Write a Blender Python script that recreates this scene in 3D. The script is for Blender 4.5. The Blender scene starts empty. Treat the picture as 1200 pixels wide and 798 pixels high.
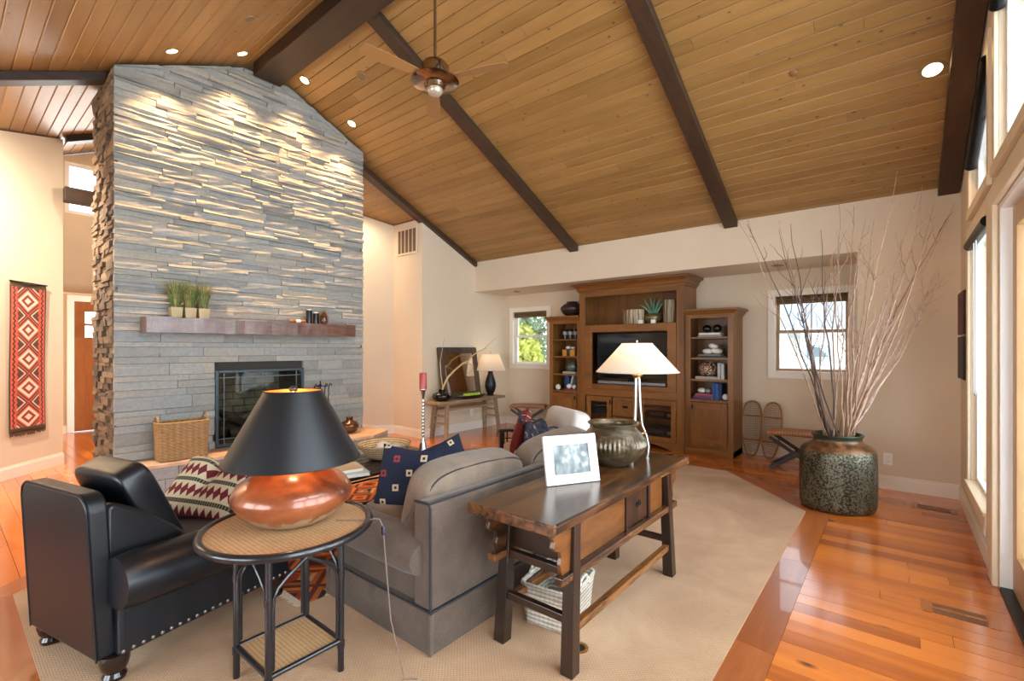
import bpy, bmesh, math, random
from math import pi, sin, cos, radians, sqrt
from mathutils import Vector, Matrix
random.seed(11)
SC = bpy.context.scene
COL = SC.collection

# ------------------------------------------------------------------ camera, sky, light, exposure
cd = bpy.data.cameras.new('camera'); cam = bpy.data.objects.new('camera', cd); COL.objects.link(cam)
cam.location = (0, 0, 1.40); cam.rotation_euler = (pi/2, 0, radians(39.16))
cd.sensor_width = 36; cd.lens = 16.563; cd.shift_y = 0.0085; cd.clip_start = 0.02; cd.clip_end = 300
SC.camera = cam
SC.view_settings.view_transform = 'Standard'; SC.view_settings.look = 'None'
SC.view_settings.exposure = 0.45; SC.view_settings.gamma = 1; SC.view_settings.use_curve_mapping = False
w = bpy.data.worlds.new('sky'); SC.world = w; w.use_nodes = True
w.node_tree.nodes['Background'].inputs[0].default_value = (0.86, 0.94, 1.0, 1)
w.node_tree.nodes['Background'].inputs[1].default_value = 3.0

def area(name, loc, rot, sx, sy, power, col):
    l = bpy.data.lights.new(name, 'AREA'); l.shape = 'RECTANGLE'; l.size = sx; l.size_y = sy
    l.energy = power; l.color = col
    o = bpy.data.objects.new(name, l); COL.objects.link(o); o.location = loc; o.rotation_euler = rot
    return o
DAY = (0.84, 0.93, 1.0)
# daylight entering by the glazed doors and transoms of the right wall and by the big windows behind the camera
area('daylight_glass_doors', (0.75, 1.2, 1.25), (0, radians(90), 0), 2.1, 4.6, 170, DAY)
area('daylight_transoms', (0.75, 1.6, 3.0), (0, radians(78), 0), 0.8, 4.4, 110, DAY)
area('daylight_tall_window', (0.75, 4.7, 1.35), (0, radians(90), 0), 1.9, 1.0, 12, DAY)
area('daylight_rear_windows', (-2.4, -2.85, 1.3), (radians(90), 0, 0), 4.2, 1.6, 120, (0.92, 0.96, 1.0))
area('daylight_entry_clerestory', (-8.95, 2.35, 3.65), (0, radians(-62), 0), 0.8, 2.4, 55, (1, 0.93, 0.84))
area('added_entry_fill', (-9.6, 4.0, 1.3), (radians(-90), 0, 0), 1.0, 1.8, 110, (1, 0.93, 0.84))  # fill lamp added at an unseen opening to brighten the entry hall

# ------------------------------------------------------------------ helpers
def lin(c):
    r = []
    for v in c[:3]:
        v = v/255.0
        r.append(v/12.92 if v <= 0.04045 else ((v+0.055)/1.055)**2.4)
    return (r[0], r[1], r[2], 1)

class MB:
    """collects shapes and links them as ONE mesh object"""
    def __init__(s): s.v = []; s.f = []
    def add(s, vs, fs, M=None):
        n = len(s.v)
        s.v += [tuple(M @ Vector(p)) for p in vs] if M is not None else [tuple(p) for p in vs]
        s.f += [tuple(i+n for i in f) for f in fs]
        return s
    def box(s, x0, x1, y0, y1, z0, z1, M=None):
        x0, x1 = min(x0, x1), max(x0, x1); y0, y1 = min(y0, y1), max(y0, y1); z0, z1 = min(z0, z1), max(z0, z1)
        vs = [(x, y, z) for z in (z0, z1) for y in (y0, y1) for x in (x0, x1)]
        return s.add(vs, [(0,2,3,1), (4,5,7,6), (0,1,5,4), (2,6,7,3), (0,4,6,2), (1,3,7,5)], M)
    def prism(s, poly, axis, a, b, M=None):
        n = len(poly)
        def P(p, t):
            return {'x': (t, p[0], p[1]), 'y': (p[0], t, p[1]), 'z': (p[0], p[1], t)}[axis]
        vs = [P(p, a) for p in poly] + [P(p, b) for p in poly]
        fs = [tuple(range(n))[::-1], tuple(range(n, 2*n))] + [(i, (i+1) % n, n+(i+1) % n, n+i) for i in range(n)]
        return s.add(vs, fs, M)
    def cyl(s, p0, p1, r0, r1=None, n=12, cap=True):
        r1 = r0 if r1 is None else r1
        p0 = Vector(p0); p1 = Vector(p1); d = (p1-p0).normalized()
        a = d.orthogonal().normalized(); b = d.cross(a)
        vs = []; fs = []
        for p, r in ((p0, r0), (p1, r1)):
            for i in range(n):
                t = 2*pi*i/n; vs.append(p + a*(r*cos(t)) + b*(r*sin(t)))
        fs = [(i, (i+1) % n, n+(i+1) % n, n+i) for i in range(n)]
        if cap: fs += [tuple(range(n))[::-1], tuple(range(n, 2*n))]
        return s.add(vs, fs)
    def tube(s, pts, r, n=8, closed=False):
        P = [Vector(p) for p in pts]; m = len(P)
        rr = r if isinstance(r, (list, tuple)) else [r]*m
        prev = None; vs = []
        for i in range(m):
            if closed: d = P[(i+1) % m]-P[i-1]
            else: d = P[min(i+1, m-1)]-P[max(i-1, 0)]
            d.normalize()
            if prev is None: a = d.orthogonal().normalized()
            else:
                a = prev - d*prev.dot(d)
                a = a.normalized() if a.length > 1e-6 else d.orthogonal().normalized()
            prev = a; b = d.cross(a)
            for k in range(n):
                t = 2*pi*k/n; vs.append(P[i] + a*(rr[i]*cos(t)) + b*(rr[i]*sin(t)))
        fs = []
        for i in range(m if closed else m-1):
            j = (i+1) % m
            for k in range(n):
                fs.append((i*n+k, i*n+(k+1) % n, j*n+(k+1) % n, j*n+k))
        if not closed: fs += [tuple(range(n))[::-1], tuple(range((m-1)*n, m*n))]
        return s.add(vs, fs)
    def lathe(s, prof, c=(0, 0, 0), n=32, sx=1, sy=1, M=None, ripple=None):
        vs = []; fs = []; m = len(prof)
        for k, (r, z) in enumerate(prof):
            for i in range(n):
                t = 2*pi*i/n
                q = r*(1+ripple(k, t)) if ripple else r
                vs.append((c[0]+q*sx*cos(t), c[1]+q*sy*sin(t), c[2]+z))
        for k in range(m-1):
            for i in range(n):
                fs.append((k*n+i, k*n+(i+1) % n, (k+1)*n+(i+1) % n, (k+1)*n+i))
        shut = prof[0] == prof[-1]
        if prof[0][0] > 1e-4 and not shut: fs.append(tuple(range(n))[::-1])
        if prof[-1][0] > 1e-4 and not shut: fs.append(tuple(range((m-1)*n, m*n)))
        return s.add(vs, fs, M)
    def grid(s, fn, nu, nv, cu=False, cv=False, M=None):
        vs = [fn(i/(nu if cu else nu-1), j/(nv if cv else nv-1)) for i in range(nu) for j in range(nv)]
        fs = []
        for i in range(nu if cu else nu-1):
            for j in range(nv if cv else nv-1):
                fs.append((i*nv+j, ((i+1) % nu)*nv+j, ((i+1) % nu)*nv+(j+1) % nv, i*nv+(j+1) % nv))
        return s.add(vs, fs, M)
    def sq(s, c, w, d, h, e1=0.35, e2=0.35, nu=32, nv=16, M=None, fn=None):
        """superquadric rounded block (cushion, stone); half sizes w, d, h"""
        def sp(a, e): return math.copysign(abs(a)**e, a)
        def f(u, v):
            t = 2*pi*u; p = -pi/2+pi*v
            q = (w*sp(cos(p), e1)*sp(cos(t), e2), d*sp(cos(p), e1)*sp(sin(t), e2), h*sp(sin(p), e1))
            if fn: q = fn(q)
            return (c[0]+q[0], c[1]+q[1], c[2]+q[2])
        return s.grid(f, nu, nv, cu=True, M=M)
    def pillow(s, w, h, t, M=None, n=17, chop=0):
        """square knife edged pillow lying in xy, half sizes w, h, half thickness t"""
        for sg in (1, -1):
            def f(u, v):
                a = 2*u-1; b = 2*v-1
                k = max(0, (1-a**4)*(1-b**4))**0.45
                pin = 1-0.10*(1-abs(a)**2)*0 - 0.07*(1-a*a)*abs(b)**3
                pin2 = 1-0.07*(1-b*b)*abs(a)**3
                return (a*w*pin2, b*h*pin-chop*h*math.exp(-(a/0.22)**2)*(0.5+0.5*b), sg*t*k*(1-0.6*bool(chop)*math.exp(-(a/0.16)**2)*max(0, b+0.3)))
            s.grid(f, n, n, M=M)
        return s
    def build(s, name, mat, parent=None, loc=None, rot=None, smooth=None, bevel=0, sub=0, weld=False):
        me = bpy.data.meshes.new(name); me.from_pydata(s.v, [], s.f); me.update()
        bm = bmesh.new(); bm.from_mesh(me)
        if weld: bmesh.ops.remove_doubles(bm, verts=bm.verts, dist=1e-5)
        bmesh.ops.recalc_face_normals(bm, faces=bm.faces)
        bm.to_mesh(me); bm.free()
        if smooth:
            for p in me.polygons: p.use_smooth = True
            me.set_sharp_from_angle(angle=radians(smooth if smooth is not True else 40))
        o = bpy.data.objects.new(name, me); COL.objects.link(o)
        if mat is not None: me.materials.append(mat)
        if parent is not None: o.parent = parent
        if loc is not None: o.location = loc
        if rot is not None: o.rotation_euler = rot
        if bevel:
            b = o.modifiers.new('bevel', 'BEVEL'); b.width = bevel; b.segments = 2; b.limit_method = 'ANGLE'; b.angle_limit = radians(40)
        if sub:
            q = o.modifiers.new('sub', 'SUBSURF'); q.levels = sub; q.render_levels = sub
        return o

def thing(name, label, cat, loc=(0, 0, 0), rz=0, group=None):
    o = bpy.data.objects.new(name, None); COL.objects.link(o); o.empty_display_size = 0.1
    o.location = loc; o.rotation_euler = (0, 0, rz)
    o['label'] = label; o['category'] = cat
    if group: o['group'] = group
    return o
def tag(o, label, cat, group=None):
    o['label'] = label; o['category'] = cat
    if group: o['group'] = group
    return o
def struct(o): o['kind'] = 'structure'; return o
def stuff(o): o['kind'] = 'stuff'; return o
def BX(x0, x1, y0, y1, z0, z1): return MB().box(x0, x1, y0, y1, z0, z1)
def RZ(a): return Matrix.Rotation(a, 4, 'Z')
def T(x, y, z): return Matrix.Translation((x, y, z))
def RX(a): return Matrix.Rotation(a, 4, 'X')
def RY(a): return Matrix.Rotation(a, 4, 'Y')

# ---- node expressions
class E:
    def __init__(s, nt, sock): s.nt = nt; s.s = sock
    def _m(s, op, *a):
        n = s.nt.nodes.new('ShaderNodeMath'); n.operation = op
        for i, x in enumerate((s,)+a):
            if isinstance(x, E): s.nt.links.new(x.s, n.inputs[i])
            else: n.inputs[i].default_value = x
        return E(s.nt, n.outputs[0])
    def __add__(s, o): return s._m('ADD', o)
    def __sub__(s, o): return s._m('SUBTRACT', o)
    def __mul__(s, o): return s._m('MULTIPLY', o)
    def __truediv__(s, o): return s._m('DIVIDE', o)
    def fract(s): return s._m('FRACT')
    def abs(s): return s._m('ABSOLUTE')
    def floor(s): return s._m('FLOOR')
    def lt(s, o): return s._m('LESS_THAN', o)
    def gt(s, o): return s._m('GREATER_THAN', o)
    def max(s, o): return s._m('MAXIMUM', o)
    def min(s, o): return s._m('MINIMUM', o)
    def mod2(s): return (s*0.5).fract()*2.0
    def tri(s): return ((s.fract()-0.5).abs())*2.0      # 1 at whole numbers, 0 at halves
class NM:
    """node material builder"""
    def __init__(s, name):
        s.m = bpy.data.materials.new(name); s.m.use_nodes = True; s.nt = s.m.node_tree
        s.b = s.nt.nodes['Principled BSDF']; s.tc = None
    def n(s, t, **kw):
        x = s.nt.nodes.new(t)
        for k, v in kw.items(): setattr(x, k, v)
        return x
    def link(s, a, b): s.nt.links.new(a.s if isinstance(a, E) else a, b)
    def obj(s):
        if s.tc is None: s.tc = s.n('ShaderNodeTexCoord')
        return s.tc.outputs['Object']
    def xyz(s, sock=None):
        q = s.n('ShaderNodeSeparateXYZ'); s.link(sock or s.obj(), q.inputs[0])
        return [E(s.nt, o) for o in q.outputs]
    def rnd(s):
        oi = s.n('ShaderNodeObjectInfo'); g = s.n('ShaderNodeNewGeometry')
        return (E(s.nt, oi.outputs['Random']) + E(s.nt, g.outputs['Random Per Island'])*7.31).fract()
    def map(s, scale, shift=None):
        mp = s.n('ShaderNodeMapping'); s.link(s.obj(), mp.inputs[0]); mp.inputs['Scale'].default_value = scale
        if shift is not None:
            cb = s.n('ShaderNodeCombineXYZ')
            for i in range(3): s.link(shift*(17.0+11*i), cb.inputs[i])
            s.link(cb.outputs[0], mp.inputs['Location'])
        return mp.outputs[0]
    def noise(s, vec, scale, detail=4, rough=0.55, dist=0):
        q = s.n('ShaderNodeTexNoise'); s.link(vec, q.inputs['Vector'])
        q.inputs['Scale'].default_value = scale; q.inputs['Detail'].default_value = detail
        q.inputs['Roughness'].default_value = rough; q.inputs['Distortion'].default_value = dist
        return E(s.nt, q.outputs[0])
    def ramp(s, fac, stops, interp='LINEAR'):
        r = s.n('ShaderNodeValToRGB'); s.link(fac, r.inputs[0]); cr = r.color_ramp; cr.interpolation = interp
        cr.elements[0].position = stops[0][0]; cr.elements[0].color = lin(stops[0][1])
        cr.elements[1].position = stops[-1][0]; cr.elements[1].color = lin(stops[-1][1])
        for p, c in stops[1:-1]:
            e = cr.elements.new(p); e.color = lin(c)
        return r.outputs[0]
    def mix(s, fac, a, b, mode='MIX'):
        q = s.n('ShaderNodeMix', data_type='RGBA', blend_type=mode)
        for x, i in ((fac, 0), (a, 6), (b, 7)):
            if isinstance(x, E): s.link(x, q.inputs[i])
            elif isinstance(x, (int, float)): q.inputs[i].default_value = x
            elif isinstance(x, tuple): q.inputs[i].default_value = lin(x)
            else: s.link(x, q.inputs[i])
        return q.outputs[2]
    def bump(s, h, strength=0.3, dist=0.01):
        q = s.n('ShaderNodeBump'); s.link(h, q.inputs['Height'])
        q.inputs['Strength'].default_value = strength; q.inputs['Distance'].default_value = dist
        s.link(q.outputs[0], s.b.inputs['Normal'])
    def done(s, col=None, rough=0.5, metal=0, **kw):
        if col is not None:
            if isinstance(col, tuple): s.b.inputs['Base Color'].default_value = lin(col)
            else: s.link(col, s.b.inputs['Base Color'])
        if isinstance(rough, E) : s.link(rough, s.b.inputs['Roughness'])
        else: s.b.inputs['Roughness'].default_value = rough
        s.b.inputs['Metallic'].default_value = metal
        for k, v in kw.items(): s.b.inputs[k.replace('_', ' ')].default_value = v
        return s.m

def plain(name, col, rough=0.5, metal=0, var=0.0, vs=6, bump=0, bs=60, **kw):
    M = NM(name); c = col
    if var:
        c2 = tuple(max(0, v*(1-var)) for v in col); c1 = tuple(min(255, v*(1+var*0.6)) for v in col)
        c = M.ramp(M.noise(M.obj(), vs), [(0.3, c2), (0.7, c1)])
    if bump: M.bump(M.noise(M.obj(), bs, 3), bump, 0.004)
    return M.done(c, rough, metal, **kw)
def wood(name, dark, light, axis=0, rough=0.35, stretch=14, sc=1.6, rv=0.35, bump=0.1, knots=0, ct=1, **kw):
    M = NM(name); r = M.rnd()
    s = [stretch]*3; s[axis] = 1
    v = M.map(tuple(s), r)
    a = M.noise(v, sc, 6, 0.65, 0.6); b = M.noise(v, sc*0.35, 2, 0.5, 0.2)
    f = a*0.65 + b*0.35 + (r-0.5)*rv
    c = M.ramp(f, [(0.5-0.22/ct, dark), (0.5, tuple((d*0.45+l*0.55) for d, l in zip(dark, light))), (0.5+0.24/ct, light)])
    if knots:
        vo = M.n('ShaderNodeTexVoronoi'); vo.inputs['Scale'].default_value = knots
        s2 = [1.7]*3; s2[axis] = 1
        M.link(M.map(tuple(s2), r), vo.inputs['Vector'])
        k = E(M.nt, vo.outputs['Distance'])
        c = M.mix(M_k(M, k), c, tuple(d*0.42 for d in dark))
    if bump: M.bump(a, bump, 0.003)
    return M.done(c, rough, 0, **kw)
def M_k(M, k):
    r = M.n('ShaderNodeMapRange'); M.link(k, r.inputs[0])
    r.inputs[1].default_value = 0.035; r.inputs[2].default_value = 0.11; r.inputs[3].default_value = 0.85; r.inputs[4].default_value = 0
    return E(M.nt, r.outputs[0])
def fabric(name, col, rough=0.9, var=0.12, ws=260, bump=0.35, vs=9, sheen=0.2):
    M = NM(name)
    n1 = M.noise(M.obj(), vs, 3); n2 = M.noise(M.obj(), ws, 2)
    c = M.ramp(n1*0.35+n2*0.65, [(0.3, tuple(v*(1-var*1.6) for v in col)), (0.7, tuple(min(255, v*(1+var)) for v in col))])
    M.bump(n2, bump, 0.003)
    return M.done(c, rough, 0, Sheen_Weight=sheen)
def emit(name, col, strength):
    M = NM(name); M.b.inputs['Emission Color'].default_value = lin(col); M.b.inputs['Emission Strength'].default_value = strength
    return M.done(col, 0.6)
def glassmat(name, tint=(255, 255, 255), refl=0.08, fm=0.6):
    M = NM(name); nt = M.nt
    tr = M.n('ShaderNodeBsdfTransparent'); tr.inputs[0].default_value = lin(tint)
    gl = M.n('ShaderNodeBsdfGlossy'); gl.inputs['Roughness'].default_value = 0.02
    fr = M.n('ShaderNodeLayerWeight'); fr.inputs[0].default_value = 0.25
    f = E(nt, fr.outputs['Fresnel'])*fm+refl*0.5
    mx = M.n('ShaderNodeMixShader'); M.link(f, mx.inputs[0]); nt.links.new(tr.outputs[0], mx.inputs[1]); nt.links.new(gl.outputs[0], mx.inputs[2])
    nt.links.new(mx.outputs[0], nt.nodes['Material Output'].inputs[0])
    return M.m
def shademat(name, col, inner):
    """lamp shade cloth: lets light through"""
    M = NM(name); nt = M.nt
    d = M.n('ShaderNodeBsdfDiffuse'); d.inputs[0].default_value = lin(col)
    t = M.n('ShaderNodeBsdfTranslucent'); t.inputs[0].default_value = lin(inner)
    mx = M.n('ShaderNodeMixShader'); mx.inputs[0].default_value = 0.5
    nt.links.new(d.outputs[0], mx.inputs[1]); nt.links.new(t.outputs[0], mx.inputs[2])
    nt.links.new(mx.outputs[0], nt.nodes['Material Output'].inputs[0])
    return M.m

# ------------------------------------------------------------------ materials
m_wall = plain('wall_paint', (222, 203, 176), 0.75, var=0.02, vs=1.2, bump=0.05, bs=180)
m_trimw = plain('cream_trim_paint', (238, 228, 212), 0.4)
m_white = plain('white_paint', (245, 243, 238), 0.35)
m_ceil = wood('pine_ceiling_boards', (134, 97, 49), (168, 126, 72), 0, 0.45, 9, 1.3, 0.26, 0.05, knots=5.5)
m_beam = wood('dark_stained_beam', (38, 24, 15), (72, 47, 30), 0, 0.5, 10, 1.5, 0.2)
m_beamy = wood('dark_stained_rafter', (38, 25, 16), (76, 52, 34), 1, 0.5, 10, 1.5, 0.2)
m_floor = wood('orange_cherry_boards', (166, 82, 24), (220, 124, 46), 0, 0.2, 10, 1.1, 0.5, 0.03, knots=2.2, Coat_Weight=0.6, Coat_Roughness=0.14)
m_border = wood('border_boards', (146, 76, 34), (190, 110, 56), 1, 0.25, 9, 1.2, 0.4, 0.03, Coat_Weight=0.4)
m_sub = plain('dark_subfloor', (70, 36, 16), 0.8)
m_grout = plain('dark_joint', (60, 55, 50), 0.95)
m_black = plain('black_metal', (22, 22, 24), 0.38, 0.6)
m_dark = plain('black_void', (10, 10, 11), 0.7)
m_cherry = wood('cherry_cabinet', (98, 58, 20), (154, 101, 46), 2, 0.36, 9, 1.3, 0.12, 0.04)
m_cherryh = wood('cherry_cabinet_rail', (98, 58, 20), (152, 99, 45), 0, 0.36, 9, 1.3, 0.12, 0.04)
m_console = wood('antique_elm', (34, 18, 9), (134, 84, 42), 1, 0.27, 8, 3.2, 0.2, 0.12, ct=1.7, Coat_Weight=0.35, Coat_Roughness=0.2)
m_consolez = wood('antique_elm_upright', (20, 11, 7), (62, 35, 19), 2, 0.34, 9, 1.5, 0.2, 0.12, Coat_Weight=0.3)
m_consoled = wood('antique_elm_panel', (26, 13, 7), (112, 66, 26), 1, 0.32, 5, 4.5, 0.3, 0.1, ct=1.5, Coat_Weight=0.3)
m_glass = glassmat('window_glass', (250, 253, 255), 0.06)
m_brass = plain('aged_brass', (170, 120, 60), 0.3, 1)
m_steel = plain('brushed_steel', (190, 188, 184), 0.28, 1)

def stone_mat():
    M = NM('ledger_stone'); r = M.rnd()
    a = M.noise(M.map((3, 3, 9), r), 2.2, 5, 0.62, 0.4); b = M.noise(M.map((1, 1, 1), r), 34, 4, 0.6)
    base = M.ramp(r, [(0.0, (126, 129, 128)), (0.22, (164, 165, 160)), (0.45, (144, 149, 150)), (0.62, (172, 164, 149)), (0.8, (153, 156, 153)), (1.0, (136, 136, 131))])
    c = M.mix((a-0.35)*1.1, base, (184, 168, 144), 'MIX'); c = M.mix((b-0.35)*0.7, c, (84, 84, 82))
    M.bump(a*0.6+b*0.4, 0.55, 0.012)
    return M.done(c, 0.85)
m_stone = stone_mat()
def rough_side_mat():
    M = NM('rough_split_stone'); r = M.rnd(); b = M.noise(M.map((1, 1, 1), r), 22, 4, 0.6)
    c = M.ramp(r, [(0, (80, 64, 48)), (0.35, (118, 96, 74)), (0.6, (92, 80, 70)), (1, (132, 110, 84))])
    c = M.mix((b-0.4)*0.7, c, (66, 56, 48)); M.bump(b, 0.6, 0.012)
    return M.done(c, 0.9)
m_stoneside = rough_side_mat()
def carpet_mat():
    M = NM('beige_cut_loop_carpet'); x, y, z = M.xyz()
    big = M.noise(M.obj(), 1.6, 4, 0.6, 0.5)
    u = (x+y)*55; v = (x-y)*55
    dia = u.tri().max(v.tri()); nn = M.noise(M.obj(), 190, 2)
    c = M.ramp(big*0.6+nn*0.25+dia*0.15, [(0.32, (156, 114, 78)), (0.52, (186, 144, 104)), (0.72, (206, 170, 130))])
    M.bump(dia*0.6+nn*0.6, 0.7, 0.006)
    return M.done(c, 0.97, Sheen_Weight=0.15)
m_carpet = carpet_mat()

# ------------------------------------------------------------------ shell
YR, ZR, SL = 2.35, 4.593, 0.45
def zc(y): return ZR-SL*abs(y-YR)
XR, YB, YA = 0.47, 6.04, 6.90          # right wall, header plane, alcove back wall
def wseg(mb, p0, p1, out, z0, z1=None, z1b=None):
    """wall segment p0-p1, thickness vector out, flat top z1 or following the ceiling"""
    q = [p0, p1, (p1[0]+out[0], p1[1]+out[1]), (p0[0]+out[0], p0[1]+out[1])]
    tops = [(z1 if z1 is not None else zc(p[1])-0.02) for p in q]
    vs = [(a[0], a[1], z0) for a in q]+[(a[0], a[1], t) for a, t in zip(q, tops)]
    mb.add(vs, [(0,1,2,3), (4,5,6,7), (0,1,5,4), (1,2,6,5), (2,3,7,6), (3,0,4,7)])
def cells(mb, axis, c0, c1, a0, a1, z0, z1, holes):
    A = sorted({a0, a1, *[h[0] for h in holes], *[h[1] for h in holes]})
    Z = sorted({z0, z1, *[h[2] for h in holes], *[h[3] for h in holes]})
    for i in range(len(A)-1):
        for j in range(len(Z)-1):
            am = (A[i]+A[i+1])/2; zm = (Z[j]+Z[j+1])/2
            if am < a0 or am > a1 or zm < z0 or zm > z1: continue
            if any(h[0] < am < h[1] and h[2] < zm < h[3] for h in holes): continue
            if axis == 'x': mb.box(c0, c1, A[i], A[i+1], Z[j], Z[j+1])
            else: mb.box(A[i], A[i+1], c0, c1, Z[j], Z[j+1])

# floor and its boards
fl = struct(BX(-10.9, 0.62, -2.75, 7.1, -0.12, -0.016).build('floor', m_sub))
OCT = [(-0.6, 1.3), (-0.6, 4.74), (-1.5, 5.74), (-3.8, 5.74), (-4.7, 4.4), (-4.7, 1.3), (-3.89, 0.285), (-1.5, 0.285)]
def offset(poly, d):
    r = []; n = len(poly)
    for i in range(n):
        p0, p1, p2 = Vector(poly[i-1]), Vector(poly[i]), Vector(poly[(i+1) % n])
        n1 = Vector(((p1-p0).y, -(p1-p0).x)).normalized(); n2 = Vector(((p2-p1).y, -(p2-p1).x)).normalized()
        m = (n1+n2).normalized(); r.append(tuple(p1+m*(d/m.dot(n1))))
    return r
OUT = offset(OCT, 0.17)
def lim(poly, y):
    xs = []
    for i in range(len(poly)):
        a, b = poly[i], poly[(i+1) % len(poly)]
        if (a[1]-y)*(b[1]-y) <= 0 and a[1] != b[1]: xs.append(a[0]+(b[0]-a[0])*(y-a[1])/(b[1]-a[1]))
    return (min(xs), max(xs)) if len(xs) >= 2 else None
carpet = tag(MB().prism(OCT, 'z', -0.015, 0.006).build('carpet', m_carpet), 'beige patterned carpet inset in the hardwood floor', 'carpet')
n8 = len(OCT)
for i in range(n8):
    a, b, c, d = OCT[i], OCT[(i+1) % n8], OUT[(i+1) % n8], OUT[i]
    L = (Vector(b)-Vector(a)).length; k = max(1, round(L/1.25))
    ang = math.atan2(b[1]-a[1], b[0]-a[0])
    for j in range(k):
        t0, t1 = j/k, (j+1)/k
        lp = lambda p, q, t: (p[0]+(q[0]-p[0])*t, p[1]+(q[1]-p[1])*t)
        e = 0.0012/L
        P = [lp(a, b, t0+e), lp(a, b, t1-e), lp(d, c, t1-e), lp(d, c, t0+e)]
        mid = ((P[0][0]+P[2][0])/2, (P[0][1]+P[2][1])/2)
        R = Matrix.Rotation(pi/2-ang, 2)
        Q = [tuple(R @ (Vector(p)-Vector(mid))) for p in P]
        MB().prism(Q, 'z', -0.015, 0.001).build('border_board', m_border, fl, (mid[0], mid[1], 0), (0, 0, ang-pi/2))
BW = 0.112; far = MB()
def dist(x, y): return 0.6316*-x+0.7753*y
def diag_x(y): return -7.9-(y-1.0)           # inner face of the diagonal wall
row = 0; y = -0.56
while y < YA-0.01:
    y1 = min(y+BW, YA); ivs = []
    def xl(yy):
        if yy < 1.0: return diag_x(yy)
        if yy < 3.72: return -10.7
        if yy < 4.84: return -6.48-(4.84-yy)
        return -5.76
    def xr(yy): return XR if yy <= YB else -0.31
    la, lb = lim(OUT, y), lim(OUT, y1)
    ym = (y+y1)/2
    if la and lb: ivs = [(xl(y), la[0], xl(y1), lb[0]), (la[1], xr(ym), lb[1], xr(ym))]
    elif la or lb:
        q = la or lb; ivs = [(xl(y), xr(ym), xl(y1), xr(ym))] if ym < OUT[6][1] or ym > OUT[2][1] else [(xl(y), q[0], xl(y1), q[0]), (q[1], xr(ym), q[1], xr(ym))]
    else: ivs = [(xl(y), xr(ym), xl(y1), xr(ym))]
    for (A0, A1, B0, B1) in ivs:
        cuts = []; x = max(A0, B0) + random.uniform(0.35, 1.25)
        while x < min(A1, B1)-0.22: cuts.append(x); x += random.uniform(0.55, 1.5)
        lo = [A0]+cuts; hi = cuts+[A1]; lo2 = [B0]+cuts; hi2 = cuts+[B1]
        for a, b, a2, b2 in zip(lo, hi, lo2, hi2):
            if (b+b2)/2 < -6.3 and 1.1 < ym < 3.5 and (a+a2)/2 > -6.4: continue
            g = 0.0011
            P = [(a+g, y+g), (b-g, y+g), (b2-g, y1-g), (a2+g, y1-g)]
            cx = (a+b)/2; near = dist(cx, ym) < 5.4 and (cx > -0.75 or cx < -4.2 or ym < 0.2 or ym > 5.6)
            dz = random.uniform(-0.0006, 0.0006)
            if near:
                MB().prism([(p[0]-cx, p[1]-ym) for p in P], 'z', -0.015, dz).build('floor_board', m_floor, fl, (cx, ym, 0))
            else: far.prism(P, 'z', -0.015, dz)
    y += BW; row += 1
stuff(far.build('far_floor_boards', m_floor, fl))

# walls
def wall(name, mb): return struct(mb.build(name, m_wall))
mb = MB(); cells(mb, 'y', YA, YA+0.16, -5.92, -0.15, 0, 2.60, [(-5.58, -4.815, 1.125, 2.09), (-1.21, -0.44, 1.11, 2.08)])
wall('wall_alcove_rear', mb)
wall('wall_header', BX(-5.76, -0.31, YB, YA, 2.41, 2.948))
wall('wall_rear_right', BX(-0.31, XR+0.15, YB, YA, 0, 2.948))
mb = MB(); wseg(mb, (-5.76, 4.84), (-5.76, YB), (-0.16, 0), 0); mb.box(-5.92, -5.76, YB, YA, 0, 2.92)
wall('wall_alcove_left', mb)
mb = MB(); wseg(mb, (-6.48, 4.84), (-5.92, 4.84), (0, 0.16), 0); wall('wall_recess', mb)
mb = MB(); wseg(mb, (-7.60, 3.72), (-6.48, 4.84), (-0.11, 0.11), 0); wall('wall_recess_diagonal', mb)
mb = MB(); wseg(mb, (-8.7, 3.72), (-7.60, 3.72), (0, 0.16), 0); cells(mb, 'y', 3.72, 3.88, -10.7, -8.7, 0, 2.75, [(-10.1, -9.1, 0.3, 2.15)]); wall('wall_hall_right', mb)
mb = MB(); wseg(mb, (-8.7, 1.0), (-7.9, 1.0), (0, -0.16), 0); mb.box(-10.7, -8.7, 0.84, 1.0, 0, 2.75); wall('wall_hall_left', mb)
mb = MB(); wseg(mb, (-7.9, 1.0), (-4.3, -2.6), (-0.11, -0.11), 0); wall('wall_left_diagonal', mb)
mb = MB(); mb.box(-8.86, -8.7, 1.0, 3.72, 2.17, 3.25); mb.box(-8.86, -8.7, 1.0, 1.12, 3.25, 3.95); mb.box(-8.86, -8.7, 3.58, 3.72, 3.25, 3.93)
mb.prism([(1.0, 3.95), (3.72, 3.93), (3.72, zc(3.72)-0.02), (YR, ZR-0.02), (1.0, zc(1.0)-0.02)], 'x', -8.86, -8.7); wall('wall_entry_header', mb)
mb = MB(); cells(mb, 'x', -10.86, -10.7, 0.84, 3.88, 0, 2.75, [(1.49, 2.45, 0, 2.22)]); wall('wall_entry', mb)
struct(BX(-10.7, -8.86, 1.0, 3.72, 2.62, 2.72).build('ceiling_entry', m_wall))
mb = MB(); cells(mb, 'y', -2.76, -2.6, -4.3, XR, 0, 2.34, [(-4.1, -2.5, 0.4, 2.1), (-2.3, -0.4, 0.4, 2.1)]); wall('wall_behind_camera', mb)
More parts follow.
